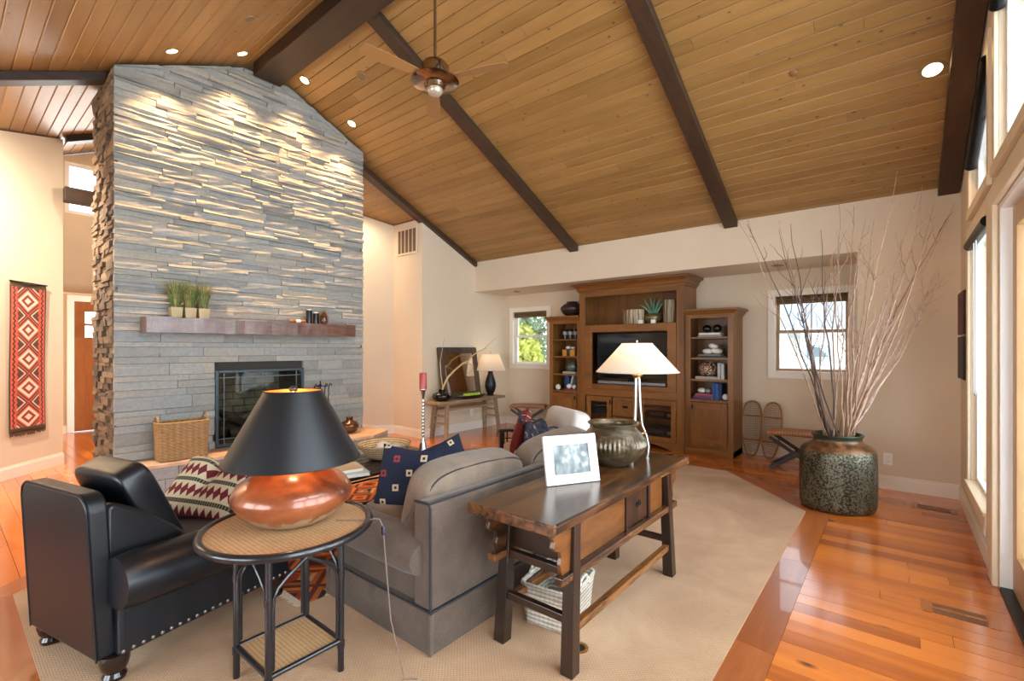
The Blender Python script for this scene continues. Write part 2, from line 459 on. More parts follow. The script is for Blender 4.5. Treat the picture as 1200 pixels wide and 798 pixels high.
# right wall with its openings
mb = MB()
HW = [(-0.4, 3.95, 0, 2.25), (4.25, 5.27, 0.34, 2.27)]
cells(mb, 'x', XR, XR+0.15, -2.6, YB, 0, 2.50, HW)
TR = [(-0.3, 1.05), (1.25, 2.5), (2.7, 3.95), (4.25, 5.20)]
ys = -2.6
for (a, b) in TR+[(YB, YB)]:
    pts = [ys]+([YR] if ys < YR < a else [])+[a]
    mb.prism([(ys, 2.50), (a, 2.50)]+[(p, zc(p)-0.02) for p in reversed(pts)], 'x', XR, XR+0.15) if zc(ys) > 2.55 else mb.prism([(ys+0.7, 2.5), (a, 2.5), (a, zc(a)-0.02), (ys+0.7, max(2.52, zc(ys+0.7)-0.02))], 'x', XR, XR+0.15)
    if a < b:
        q = [a]+([YR] if a < YR < b else [])+[b]
        mb.prism([(p, zc(p)-0.42) for p in q]+[(p, zc(p)-0.02) for p in reversed(q)], 'x', XR, XR+0.15)
    ys = b
wall('wall_right', mb)

# ceiling: slab, boards, beams
mb = MB(); th = 0.10
mb.prism([(-2.76, zc(-2.76)+0.02), (YR, ZR+0.02), (6.08, zc(6.08)+0.02), (6.08, zc(6.08)+th), (YR, ZR+th), (-2.76, zc(-2.76)+th)], 'x', -8.86, XR+0.15)
ceil_o = struct(mb.build('ceiling', m_sub))
PW = 0.118; cs = 1/sqrt(1+SL*SL); sn = SL*cs
def plank_row(side, k):
    xs = [-8.68]; x = -8.68+random.uniform(0.8, 3.2)
    while x < XR-0.5: xs.append(x); x += random.uniform(2.4, 4.2)
    xs.append(XR)
    for a, b in zip(xs[:-1], xs[1:]):
        h = PW/2-0.0014; c = 0.006
        sec = [(-h, 0.017), (-h, c), (-h+c, 0), (h-c, 0), (h, c), (h, 0.017)]
        P = [(p[0], p[1]-0.001) for p in sec]
        d = (k+0.5)*PW+0.005
        ang = -math.atan(SL)*side
        MB().prism(P, 'x', (a-b)/2+0.001, (b-a)/2-0.001).build('ceiling_plank', m_ceil, ceil_o, ((a+b)/2, YR+side*d*cs, ZR-d*sn), (ang, 0, 0))
for k in range(35): plank_row(1, k)
for k in range(28): plank_row(-1, k)
mb = MB(); d0 = 28*PW+0.006
mb.prism([(YR-d0*cs, ZR-d0*sn), (-2.6, zc(-2.6)), (-2.6, zc(-2.6)+0.015), (YR-d0*cs, ZR-d0*sn+0.015)], 'x', -8.68, XR); mb.build('rear_ceiling_boards', m_ceil, ceil_o)
struct(BX(-5.44, XR, 2.205, 2.495, 4.385, 4.555).build('trim_ridge_beam', m_beam, bevel=0.006))
def rafter(i, x, y0, y1, hw=0.075, dp=0.085):
    mb = MB(); mb.prism([(y0, zc(y0)-dp), (y1, zc(y1)-dp), (y1, zc(y1)-0.004), (y0, zc(y0)-0.004)], 'x', x-hw, x+hw)
    struct(mb.build('trim_rafter', m_beamy, bevel=0.005))
for i, x in enumerate((-7.85, -5.77, -3.72, -1.53, 0.385)):
    rafter(i, x, 3.62 if x == -5.77 else 2.50, YB-0.01 if x > -6 else 3.70)
    rafter(i, x, 1.02 if x == -5.77 else 2.20, -2.55 if x > -4 else (-1.0 if x > -6 else 1.02))
struct(BX(-7.93, -7.77, 1.0, 3.70, 3.20, 3.37).build('trim_entry_tie_beam', m_beamy, bevel=0.005))

# baseboards
def base(name, p0, p1, out):
    mb = MB()
    q = Vector((p1[0]-p0[0], p1[1]-p0[1])); o = Vector(out).normalized()*0.016
    for z0, z1, f in ((0.0, 0.115, 1), (0.115, 0.135, 0.6)):
        wseg(mb, p0, p1, (o.x*f, o.y*f), z0, z1)
    struct(mb.build(name, m_trimw))
base('baseboard_rear_right', (-0.31, YB), (XR, YB), (0, -1))
base('baseboard_right', (XR, YB), (XR, 4.12), (-1, 0))
base('baseboard_alcove_rear', (-5.76, YA), (-4.42, YA), (0, -1))
base('baseboard_alcove_rear_right', (-1.5, YA), (-0.31, YA), (0, -1))
base('baseboard_alcove_left', (-5.76, 4.82), (-5.76, YA), (1, 0))
base('baseboard_recess', (-6.48, 4.84), (-5.744, 4.84), (0, -1))
base('baseboard_recess_diagonal', (-7.60, 3.72), (-6.48, 4.84), (1, -1))
base('baseboard_left_diagonal', (-7.9, 1.0), (-4.3, -2.6), (1, 1))
base('baseboard_entry', (-10.7, 1.0), (-10.7, 1.40), (1, 0))

# ------------------------------------------------------------------ windows and doors
m_bamboo = wood('woven_blind', (60, 42, 24), (128, 98, 58), 0, 0.7, 30, 2.2, 0.2, 0.3)
def alcove_window(name, x0, x1, z0, z1, tan):
    t = thing(name, '', ''); del t['label']; del t['category']; struct(t); y = YA
    m = m_trimw
    cas = MB(); c = 0.085
    cas.box(x0-c, x0, y-0.022, y, z0-c, z1+c); cas.box(x1, x1+c, y-0.022, y, z0-c, z1+c)
    cas.box(x0, x1, y-0.022, y, z1, z1+c); cas.box(x0, x1, y-0.022, y, z0-c, z0)
    cas.build('casing', m, t, bevel=0.004)
    MB().box(x0-0.005, x1+0.005, y-0.035, y+0.07, z0-0.012, z0+0.008).build('sill', m, t, bevel=0.003)
    zm = (z0+z1)/2+0.03; ms = tan
    for (a, b, yy) in ((zm-0.01, z1, y+0.10), (z0+0.008, zm+0.012, y+0.075)):
        s = MB(); r = 0.032
        s.box(x0, x0+r, yy, yy+0.03, a, b); s.box(x1-r, x1, yy, yy+0.03, a, b)
        s.box(x0+r, x1-r, yy, yy+0.03, a, a+r); s.box(x0+r, x1-r, yy, yy+0.03, b-r, b)
        so = s.build('sash', ms, t, bevel=0.003)
        BX(x0+r, x1-r, yy+0.013, yy+0.017, a+r, b-r).build('pane', m_glass, so)
        if tan is m_tan:
            BX((x0+x1)/2-0.006, (x0+x1)/2+0.006, yy+0.004, yy+0.012, a+r, b-r).build('muntin', ms, so)
    bl = MB()
    for k in range(3):
        bl.cyl((x0+0.01, y+0.03, z1-0.015-k*0.034), (x1-0.01, y+0.03, z1-0.015-k*0.034), 0.021, n=10)
    bl.build('rolled_blind', m_bamboo, t, smooth=True)
m_tan = plain('tan_sash', (176, 140, 100), 0.5)
alcove_window('window_1', -5.58, -4.815, 1.125, 2.09, m_white)
alcove_window('window_2', -1.21, -0.44, 1.11, 2.08, m_tan)

m_rw = plain('cream_window_paint', (233, 212, 180), 0.4)
def right_window():
    t = bpy.data.objects.new('window_3', None); COL.objects.link(t); struct(t)
    y0, y1, z0, z1 = 4.25, 5.27, 0.34, 2.27; x = XR; c = 0.10
    k = MB()
    k.box(x-0.022, x, y1, y1+c, z0-c, z1+c); k.box(x-0.022, x, y0-c*0.7, y0, z0-c, z1+c)
    k.box(x-0.022, x, y0, y1, z1, z1+c); k.box(x-0.03, x, y0, y1, z0-c, z0)
    k.build('casing', m_rw, t, bevel=0.006)
    BX(x-0.04, x+0.08, y0, y1, z0-0.015, z0+0.01).build('sill', m_rw, t, bevel=0.004)
    s = MB(); r = 0.035; X0, X1 = x+0.03, x+0.06
    s.box(X0, X1, y0, y0+r, z0+0.01, z1); s.box(X0, X1, y1-r, y1, z0+0.01, z1); s.box(X0, X1, y0+r, y1-r, z1-r, z1); s.box(X0, X1, y0+r, y1-r, z0+0.01, z0+r)
    so = s.build('sash', m_white, t, bevel=0.004)
    BX(X0+0.018, X0+0.022, y0+r, y1-r, z0+r, z1-r).build('pane', m_glass, so)
    b = MB(); b.cyl((x-0.012, y0+0.02, z1-0.045), (x-0.012, y1-0.02, z1-0.045), 0.036, n=16); b.build('roller_blind', m_black, t, smooth=True)
    ch = [(x-0.02, y0+0.52, z1-0.06)]
    for i in range(13):
        a = pi*i/12; ch.append((x-0.02, y0+0.52+0.06-0.06*cos(a), 1.12-0.06*sin(a)))
    ch.append((x-0.02, y0+0.64, z1-0.06))
    MB().tube(ch, 0.0035, 6).build('blind_chain', m_steel, t)
right_window()
def transom(name, a, b, mull, blind):
    t = bpy.data.objects.new(name, None); COL.objects.link(t); struct(t); x = XR
    top = lambda y: zc(y)-0.42
    k = MB(); c = 0.07
    qs = [a]+([YR] if a < YR < b else [])+[b]
    k.prism([(p, top(p)) for p in qs]+[(p, top(p)+c) for p in reversed(qs)], 'x', x-0.022, x)
    k.box(x-0.03, x, a-c, b+c, 2.50-c, 2.50)
    k.prism([(a-c, 2.5), (a, 2.5), (a, top(a)+c), (a-c, top(a-c)+c)], 'x', x-0.022, x)
    k.prism([(b, 2.5), (b+c, 2.5), (b+c, top(b+c)+c), (b, top(b)+c)], 'x', x-0.022, x)
    k.build('casing', m_rw, t, bevel=0.005)
    r = 0.035; s = MB(); X0, X1 = x+0.03, x+0.06
    s.box(X0, X1, a, b, 2.5, 2.5+r)
    s.prism([(a, 2.5), (a+r, 2.5), (a+r, top(a+r)), (a, top(a))], 'x', X0, X1)
    s.prism([(b-r, 2.5), (b, 2.5), (b, top(b)), (b-r, top(b-r))], 'x', X0, X1)
    s.prism([(p, top(p)-r) for p in qs]+[(p, top(p)) for p in reversed(qs)], 'x', X0, X1)
    for mm in mull: s.box(X0, X1, mm-0.012, mm+0.012, 2.5, top(mm))
    so = s.build('sash', m_white, t, bevel=0.003)
    MB().prism([(a+r, 2.5+r), (b-r, 2.5+r)]+[(p, top(p)-r) for p in [b-r]+([YR] if a < YR < b else [])+[a+r]], 'x', X0+0.018, X0+0.022).build('pane', m_glass, so)
    if blind: MB().cyl((x-0.01, a+0.02, top(a)-0.05), (x-0.01, b-0.02, top(b)-0.05), 0.036, n=16).build('roller_blind', m_black, t, smooth=True)
transom('window_4', 4.25, 5.20, [4.72], True)
transom('window_5', 2.70, 3.95, [3.33], True)
transom('window_6', 1.25, 2.50, [], False)
transom('window_7', -0.3, 1.05, [], False)
# glazed doors beside the camera
m_doorw = wood('stained_door_stile', (172, 128, 78), (206, 164, 112), 2, 0.4, 8, 1.2, 0.1)
t = bpy.data.objects.new('door_1', None); COL.objects.link(t); struct(t)
k = MB(); x = XR; y0, y1, z1 = -0.4, 3.95, 2.25; c = 0.17
k.box(x-0.03, x, y1, y1+c, 0, z1+0.12); k.box(x-0.03, x, y0-c, y0, 0, z1+0.12); k.box(x-0.03, x, y0, y1, z1, z1+0.12)
k.build('casing', m_rw, t, bevel=0.008)
k = MB(); k.box(x, x+0.14, y1-0.035, y1, 0, z1); k.box(x, x+0.14, y0, y0+0.035, 0, z1); k.box(x, x+0.14, y0+0.035, y1-0.035, z1-0.035, z1)
k.build('jamb', m_white, t, bevel=0.004)
BX(x+0.0, x+0.14, y0+0.035, y1-0.035, -0.01, 0.02).build('threshold', m_black, t)
for q in range(4):
    a = y0+0.04+q*1.068; b = a+1.06; s = MB(); r = 0.10; X0, X1 = x+0.05, x+0.095
    s.box(X0, X1, a, a+r, 0.02, z1-0.04); s.box(X0, X1, b-r, b, 0.02, z1-0.04)
    s.box(X0, X1, a+r, b-r, 0.02, 0.24); s.box(X0, X1, a+r, b-r, z1-0.16, z1-0.04)
    so = s.build('door_leaf', m_doorw, t, bevel=0.004)
    BX(X0+0.02, X0+0.026, a+r, b-r, 0.24, z1-0.16).build('pane', m_glass, so)
# clerestory and windows behind the camera
t = bpy.data.objects.new('window_8', None); COL.objects.link(t); struct(t)
s = MB(); X0, X1 = -8.80, -8.74
s.box(X0, X1, 1.12, 3.58, 3.25, 3.30); s.box(X0, X1, 1.12, 3.58, 3.90, 3.94); s.box(X0, X1, 1.12, 1.17, 3.3, 3.9); s.box(X0, X1, 3.53, 3.58, 3.3, 3.9)
s.box(X0, X1, 2.33, 2.37, 3.3, 3.9)
so = s.build('sash', m_white, t); BX(-8.772, -8.768, 1.17, 3.53, 3.3, 3.9).build('pane', m_glass, so)
for i, (a, b) in enumerate(((-4.1, -2.5), (-2.3, -0.4))):
    t = bpy.data.objects.new('window_%d' % (9+i), None); COL.objects.link(t); struct(t)
    s = MB(); s.box(a, b, -2.72, -2.66, 0.4, 0.46); s.box(a, b, -2.72, -2.66, 2.04, 2.1); s.box(a, a+0.06, -2.72, -2.66, 0.46, 2.04); s.box(b-0.06, b, -2.72, -2.66, 0.46, 2.04)
    so = s.build('sash', m_white, t); BX(a+0.06, b-0.06, -2.694, -2.69, 0.46, 2.04).build('pane', m_glass, so)
t = bpy.data.objects.new('window_11', None); COL.objects.link(t); struct(t)  # unseen window, added to let the entry fill lamp in
s = MB(); s.box(-10.1, -9.1, 3.77, 3.82, 0.3, 0.36); s.box(-10.1, -9.1, 3.77, 3.82, 2.09, 2.15); s.box(-10.1, -10.04, 3.77, 3.82, 0.36, 2.09); s.box(-9.16, -9.1, 3.77, 3.82, 0.36, 2.09)
so = s.build('sash', m_white, t); BX(-10.04, -9.16, 3.793, 3.797, 0.36, 2.09).build('pane', m_glass, so)
# front door at the end of the entry
m_door = wood('front_door_wood', (122, 68, 30), (164, 100, 52), 2, 0.4, 8, 1.2, 0.1)
t = bpy.data.objects.new('door_2', None); COL.objects.link(t); struct(t)
x = -10.7; y0, y1 = 1.49, 2.45
k = MB(); k.box(x, x+0.02, y0-0.09, y0, 0, 2.31); k.box(x, x+0.02, y1, y1+0.09, 0, 2.31); k.box(x, x+0.02, y0, y1, 2.22, 2.31)
k.build('casing', m_white, t, bevel=0.004)
lf = MB(); cells(lf, 'x', x-0.06, x-0.02, y0+0.01, y1-0.01, 0.01, 2.21, [(y0+0.14, y0+0.40, 1.60, 1.80), (y0+0.14, y0+0.40, 1.84, 2.04), (y0+0.56, y0+0.82, 1.60, 1.80), (y0+0.56, y0+0.82, 1.84, 2.04), (y0+0.14, y0+0.42, 0.28, 1.45), (y0+0.54, y0+0.82, 0.28, 1.45)])
lo = lf.build('door_leaf', m_door, t)
for a in (y0+0.14, y0+0.54): BX(x-0.055, x-0.035, a, a+0.28, 0.28, 1.45).build('door_panel', m_door, lo)
for a in (y0+0.14, y0+0.56):
    for z in (1.60, 1.84): BX(x-0.045, x-0.04, a, a+0.26, z, z+0.20).build('pane', m_glass, lo)
# return air grille
t = bpy.data.objects.new('air_grille', None); COL.objects.link(t); tag(t, 'beige return air grille high on the recess wall right of the chimney', 'vent')
yv = 4.838; gx0, gx1, gz0, gz1 = -6.38, -5.87, 2.93, 3.36
g = MB(); g.box(gx0, gx1, yv-0.012, yv, gz0, gz0+0.03); g.box(gx0, gx1, yv-0.012, yv, gz1-0.03, gz1); g.box(gx0, gx0+0.03, yv-0.012, yv, gz0+0.03, gz1-0.03); g.box(gx1-0.03, gx1, yv-0.012, yv, gz0+0.03, gz1-0.03)
g.build('frame', m_wall, t)
BX(gx0+0.03, gx1-0.03, yv-0.002, yv-0.001, gz0+0.03, gz1-0.03).build('backing', plain('grille_shadow', (120, 96, 70), 0.9), t)
for i in range(4):
    q = gx0+0.03+(i+0.8)*0.095
    BX(q-0.007, q+0.007, yv-0.010, yv-0.003, gz0+0.03, gz1-0.03).build('bar', m_wall, t)

# ------------------------------------------------------------------ fireplace
FX, FY0, FY1, FBK = -5.52, 1.06, 3.565, -6.33       # core planes; stones stand proud of them
fp = thing('fireplace', 'tall grey ledger stone fireplace chimney reaching the wood ceiling', 'fireplace', (0, 0, 0))
mb = MB()
oy0, oy1, oz0, oz1 = 1.845, 2.787, 0.375, 1.18
def ctop(y): return zc(y)-0.035
mb.prism([(FY0, 0), (oy0, 0), (oy0, ctop(oy0)), (FY0, ctop(FY0))], 'x', FBK, FX)
mb.prism([(oy1, 0), (FY1, 0), (FY1, ctop(FY1)), (oy1, ctop(oy1))], 'x', FBK, FX)
mb.box(FBK, FX, oy0, oy1, 0, oz0)
mb.prism([(oy0, oz1), (oy1, oz1), (oy1, ctop(oy1)), (YR+0.16, ctop(YR)-0.2), (YR-0.16, ctop(YR)-0.2), (oy0, ctop(oy0))], 'x', FBK, FX)
mb.box(FBK, -6.1, oy0, oy1, oz0, oz1)
mb.build('core', m_grout, fp)
# stones of the face
pieces = []
z = 0.365; r = 0
hs = [0.085, 0.06, 0.10, 0.07, 0.09, 0.055, 0.11, 0.075]
while z < 4.45:
    h = hs[r % 8]*random.uniform(0.85, 1.15)
    if z > 1.75: h *= 0.72
    y = 1.03
    while y < 3.6-0.02:
        L = random.uniform(0.26, 0.62)
        y2 = min(y+L, 3.60)
        if 3.60-y2 < 0.12: y2 = 3.60
        segs = [(y, y2)]
        if z < oz1-0.01 and z+h > oz0:           # firebox opening
            segs = []
            if y < oy0: segs.append((y, min(y2, oy0)))
            if y2 > oy1: segs.append((max(y, oy1), y2))
        for a, b in segs:
            zz0, zz1 = z, z+h
            if a < oy1 and b > oy0 and zz0 < oz1 < zz1: pass
            if b-a > 0.03 and zz0 < max(zc(a), zc(b))-0.06: pieces.append((a, b, zz0, zz1))
        y = y2
    z += h; r += 1
def stone_mesh(a, b, z0, z1):
    """ledger stone with a split face, in coordinates relative to its centre"""
    mb = MB(); n = max(2, min(5, int((b-a)/0.10))); k = 2 if z1-z0 < 0.065 else 3
    g = 0.0016; prox = random.uniform(0.0, 0.026); amp = 0.0035+0.009*min(1, max(0, (z0-1.2)/1.6))
    cy, cz = (a+b)/2, (z0+z1)/2
    pr = 0.03+prox*(0.45+0.55*min(1, max(0, (z0-1.0)/1.5)))
    vs = []; fs = []
    for j in range(k+1):
        tilt = random.uniform(-amp, amp)
        for i in range(n+1):
            yy = a+g+(b-a-2*g)*i/n
            zz = z0+g+(z1-z0-2*g)*j/k
            if 0 < j < k: zz += random.uniform(-.15, .15)*(z1-z0)/k
            zz = min(zz, zc(yy)-0.03)
            vs.append((pr+tilt+random.uniform(-amp, amp)*0.6, yy-cy, zz-cz))
    m = (k+1)*(n+1)
    for j in (0, k):
        for i in (0, n):
            yy = a+g+(b-a-2*g)*(i/n); zz = min(z0+g if j == 0 else z1-g, zc(yy)-0.03); vs.append((0.0, yy-cy, zz-cz))
    for j in range(k):
        for i in range(n):
            q = j*(n+1)+i; fs.append((q, q+1, q+n+2, q+n+1))
    A, B, C_, D_ = m, m+1, m+2, m+3
    fs += [tuple([A]+list(range(0, n+1))+[B]), tuple([C_]+list(range(k*(n+1), (k+1)*(n+1)))+[D_]),
           tuple([A]+[j*(n+1) for j in range(k+1)]+[C_]), tuple([B]+[j*(n+1)+n for j in range(k+1)]+[D_])]
    return mb.add(vs, fs), (FX, cy, cz)
vis = lambda p: not (1.40 < p[2] and p[3] < 1.70 and p[0] > 1.25 and p[1] < 3.33)
pieces.sort(key=lambda p: -(p[1]-p[0])*(p[3]-p[2])*(1 if vis(p) else 0.01))
rest = MB()
for i, p in enumerate(pieces):
    sm, loc = stone_mesh(*p)
    if i < 296: sm.build('stone', m_stone, fp, loc)
    else: rest.add(sm.v, sm.f, T(*loc))
if rest.v: stuff(rest.build('small_stones', m_stone, fp))
# rough stones of the left side (facing the camera side) and the far side
side = MB()
for ys, sg in ((FY0, -1), (FY1, 1)):
    z = 0.0
    while z < zc(FY0)-0.08:
        h = random.uniform(0.035, 0.075); x = -6.34
        while x < -5.50:
            L = random.uniform(0.09, 0.26); x2 = min(x+L, -5.492)
            if -5.492-x2 < 0.05: x2 = -5.492
            d = random.uniform(0.012, 0.05) if sg < 0 else 0.02
            zt = min(z+h-0.003, zc(FY0)-0.06)
            q = [(x+0.002, z), (x2-0.002, z), (x2-0.002, zt), (x+0.002, zt)]
            vs = [(a, ys, b) for a, b in q]+[(a+random.uniform(-.004, .004), ys+sg*(d+random.uniform(-.008, .008)), b) for a, b in q]
            if zt-z > 0.015: side.add(vs, [(0,1,2,3), (4,5,6,7), (0,1,5,4), (1,2,6,5), (2,3,7,6), (3,0,4,7)])
            x = x2
        z += h
so = stuff(side.build('side_stones', m_stoneside, fp))
# mantel
def mantel_mat():
    M = NM('rough_sawn_mantel'); x, y, z = M.xyz(); n = M.noise(M.map((6, 1, 6)), 6, 5, 0.6)
    s = M.noise(M.map((2, 26, 2)), 5, 3)
    c = M.ramp(n*0.55+s*0.45, [(0.3, (58, 32, 22)), (0.5, (104, 60, 40)), (0.7, (138, 92, 66))])
    M.bump(s, 0.25, 0.006); return M.done(c, 0.28, Coat_Weight=1.0, Coat_Roughness=0.28)
mt = MB(); N = 24
def mfn(u, v):
    pr = [(-5.49, 1.557), (-5.272, 1.557), (-5.268, 1.70), (-5.49, 1.70)][int(round(v*4)) % 4]
    y = 1.22+2.133*u; return (pr[0]+random.uniform(-.003, .003), y, pr[1]+random.uniform(-.0035, .0035))
mt.grid(mfn, N, 4, cv=True); mt.f += [(0, 1, 2, 3), tuple(range((N-1)*4, N*4))]
mt.build('mantel', mantel_mat(), fp)
# firebox
fb = MB()
fb.box(-6.09, -6.05, oy0, oy1, oz0, oz1)
bx = MB(); bx.box(-6.05, -5.53, oy0, oy0+0.03, oz0, oz1); bx.box(-6.05, -5.53, oy1-0.03, oy1, oz0, oz1); bx.box(-6.05, -5.53, oy0+.03, oy1-.03, oz0, oz0+0.03); bx.box(-6.05, -5.53, oy0+.03, oy1-.03, oz1-0.03, oz1)
bo = bx.build('firebox', plain('sooty_brick', (88, 84, 76), 0.9, var=0.3), fp)
for i in range(9):
    for j in range(4):
        off = 0.12 if i % 2 else 0
        a = oy0+0.035+j*0.235-off; b = a+0.225
        a = max(a, oy0+.032); b = min(b, oy1-.032)
        if b-a > 0.03: BX(-6.05, -6.035, a, b, oz0+0.03+i*0.083, oz0+0.03+i*0.083+0.074).build('firebrick', plain('firebrick', (146, 138, 122), 0.9, var=0.2) if i+j == 0 else bpy.data.materials['firebrick'], bo)
fr = MB(); r = 0.03
fr.box(-5.50, -5.462, oy0, oy0+r, oz0, oz1); fr.box(-5.50, -5.462, oy1-r, oy1, oz0, oz1); fr.box(-5.50, -5.462, oy0+r, oy1-r, oz1-r, oz1); fr.box(-5.50, -5.462, oy0+r, oy1-r, oz0, oz0+r)
sc = fr.build('fire_screen', plain('gunmetal', (70, 78, 84), 0.35, 0.7), fp, bevel=0.003)
gb = MB()
for q in (0.085, 0.17): gb.box(-5.488, -5.478, oy0+q-0.004, oy0+q+0.004, oz0+r, oz1-r) if q == 0.085 else None
gb.box(-5.488, -5.478, oy1-0.085-0.004, oy1-0.085+0.004, oz0+r, oz1-r)
gb.box(-5.4775, -5.473, oy0+r, oy1-r, oz1-0.085, oz1-0.077); gb.box(-5.4775, -5.473, oy0+r, oy1-r, oz0+0.077, oz0+0.085)
gb.build('leading', plain('screen_bars', (104, 110, 112), 0.35, 0.7), sc)
BX(-5.496, -5.492, oy0+r, oy1-r, oz0+r, oz1-r).build('pane', glassmat('firebox_glass', (225, 225, 220), 0.04, 0.14), sc)
m_log = wood('charred_log', (40, 36, 32), (122, 112, 98), 0, 0.9, 9, 2.2, 0.3, 0.6)
for k, (p0, p1, r0) in enumerate((((-5.80, 1.98, 0.50), (-5.78, 2.66, 0.50), 0.065), ((-5.66, 2.05, 0.48), (-5.64, 2.62, 0.49), 0.055), ((-5.74, 1.96, 0.72), (-5.62, 2.32, 0.50), 0.042), ((-5.80, 2.15, 0.60), (-5.74, 2.60, 0.70), 0.045))):
    P0, P1 = Vector(p0), Vector(p1); n = 9
    pts = [P0.lerp(P1, i/n)+Vector((random.uniform(-1, 1), 0, random.uniform(-1, 1)))*0.008 for i in range(n+1)]
    lg = MB().tube(pts, [r0*random.uniform(0.85, 1.1) for _ in pts], 9).build('log', m_log, smooth=50)
    tag(lg, ('long charred log lying at the back of the firebox', 'charred log lying in front along the fire screen', 'thin charred log leaning up at the left of the firebox', 'upper charred log resting across the others')[k], 'log', 'logs in the firebox')
# hearth
HP = [(-5.56, 1.02), (-5.17, 1.02), (-5.08, 1.95), (-4.89, 3.36), (-5.10, 3.72), (-5.56, 3.72)]
h = MB().prism(HP, 'z', 0.325, 0.36).build('hearth', plain('hearth_slab', (206, 168, 138), 0.6, var=0.1, vs=9, bump=0.2), fp, bevel=0.005)
HI = [(-5.5, 1.05), (-5.20, 1.05), (-5.11, 1.95), (-4.92, 3.35), (-5.12, 3.69), (-5.5, 3.69)]
MB().prism(HI, 'z', 0.0, 0.325).build('hearth_base', m_grout, h)
m_hst = m_stone
for (a, b) in ((HI[1], HI[2]), (HI[2], HI[3]), (HI[3], HI[4])):
    a, b = Vector(a), Vector(b); L = (b-a).length; ang = math.atan2(b.y-a.y, b.x-a.x)
    for rrow in range(3):
        s = 0; z0 = rrow*0.108
        while s < L-0.01:
            e = min(s+random.uniform(0.2, 0.5), L)
            if L-e < 0.1: e = L
            mid = a.lerp(b, (s+e)/2/L); q = MB().box(-(e-s)/2+.002, (e-s)/2-.002, -0.018-random.uniform(0, .012), 0, z0+.002, z0+.106)
            q.build('stone', m_hst, h, (mid.x, mid.y, 0), (0, 0, ang))
            s = e

# ------------------------------------------------------------------ black leather armchair
m_leather = plain('black_leather', (20, 23, 28), 0.36, var=0.15, vs=4, bump=0.12, bs=240, Coat_Weight=0.15, Coat_Roughness=0.3)
m_darkwood = plain('dark_turned_wood', (32, 20, 16), 0.2, Coat_Weight=0.5)
ac = thing('leather_armchair', 'black leather armchair with nailhead trim seen from behind', 'armchair', (-2.93, 0.80, 0), radians(13))
# local: +y is where the chair faces, origin on the floor
bk = MB()
def backfn(zz): return -0.44-0.05*(zz-0.12)
n = 10; outl = []
hw = 0.30; zt = 0.805; rc = 0.08
outl += [(-hw, 0.115), (hw, 0.115)]
for i in range(n+1):
    a = pi/2*i/n; outl.append((hw-rc+rc*cos(a), zt-rc+rc*sin(a)))
for i in range(n+1):
    a = pi/2+pi/2*i/n; outl.append((-hw+rc+rc*cos(a), zt-rc+rc*sin(a)))
vs = [(p[0], backfn(p[1])-0.02, p[1]) for p in outl]+[(p[0], backfn(p[1])+0.055, p[1]) for p in outl]
m = len(outl)
bk.add(vs, [tuple(range(m)), tuple(range(m, 2*m))]+[(i, (i+1) % m, m+(i+1) % m, m+i) for i in range(m)])
b = bk.build('backrest', m_leather, ac, smooth=35, bevel=0.012)
MB().tube([(p[0], backfn(p[1])-0.019, p[1]) for p in outl[1:]+outl[:1]], 0.004, 6).build('piping', m_leather, b, smooth=True)
fm = MB(); fm.prism([(-0.284, 0.115), (0.284, 0.115), (0.284, 0.36), (-0.284, 0.36)], 'y', -0.33, 0.40); fm.build('seat_frame', m_leather, ac, bevel=0.02)
for sg in (-1, 1):
    sp = MB(); sp.prism([(-0.40, 0.115), (0.42, 0.115), (0.42, 0.34), (-0.40, 0.34)], 'x', sg*0.285, sg*0.345); so = sp.build('side_panel', m_leather, ac, bevel=0.015)
    nb = MB()
    for i in range(22):
        q = -0.385+i*0.037
        nb.sq((sg*0.347, q, 0.135), 0.005, 0.0085, 0.0085, 1, 1, 8, 5)
    for i in range(22): pass
    nh = nb.build('nailheads', m_steel, so, smooth=True)
    # rolled arm, drooping a little towards the front
    am = MB(); sec = 20; ln = 14
    def armf(u, v):
        t = 2*pi*v; y = -0.42+0.86*u; k = 1 if 0.04 < u < 0.93 else (0.86 if u < 0.98 else 0.55)
        if u == 0: k = 0.93
        cz = 0.435-0.03*u
        return (sg*(0.358+0.112*k*cos(t)), y+(0.02 if u > .98 else 0), cz+0.115*k*sin(t))
    am.grid(armf, ln+1, sec, cv=True); am.f += [tuple(range(sec))[::-1], tuple(range(ln*sec, (ln+1)*sec))]
    am.build('arm', m_leather, ac, smooth=60)
    wg = MB(); wg.prism([(-0.42, 0.38), (-0.42, 0.735), (-0.39, 0.75), (-0.30, 0.70), (-0.15, 0.575), (-0.08, 0.50), (-0.06, 0.38)], 'x', sg*0.215, sg*0.285); wg.build('wing', m_leather, ac, bevel=0.028, smooth=60)
    for yy, nm in ((-0.39, 'b'), (0.37, 'f')):
        lg = MB().lathe([(0.026, 0), (0.040, 0.004), (0.044, 0.02), (0.036, 0.036), (0.046, 0.05), (0.054, 0.08), (0.054, 0.113)], (sg*0.285, yy, 0.006), 20)
        lg.build('leg', m_darkwood, ac, smooth=True)
MB().sq((0, 0.06, 0.40), 0.235, 0.38, 0.075, 0.35, 0.3).build('seat_cushion', m_leather, ac, smooth=True)
bc = MB().sq((0, 0, 0), 0.225, 0.07, 0.24, 0.3, 0.22, 40, 24, T(0.0, -0.20, 0.645) @ RX(radians(24)))
bc.build('back_cushion', m_leather, ac, smooth=True)

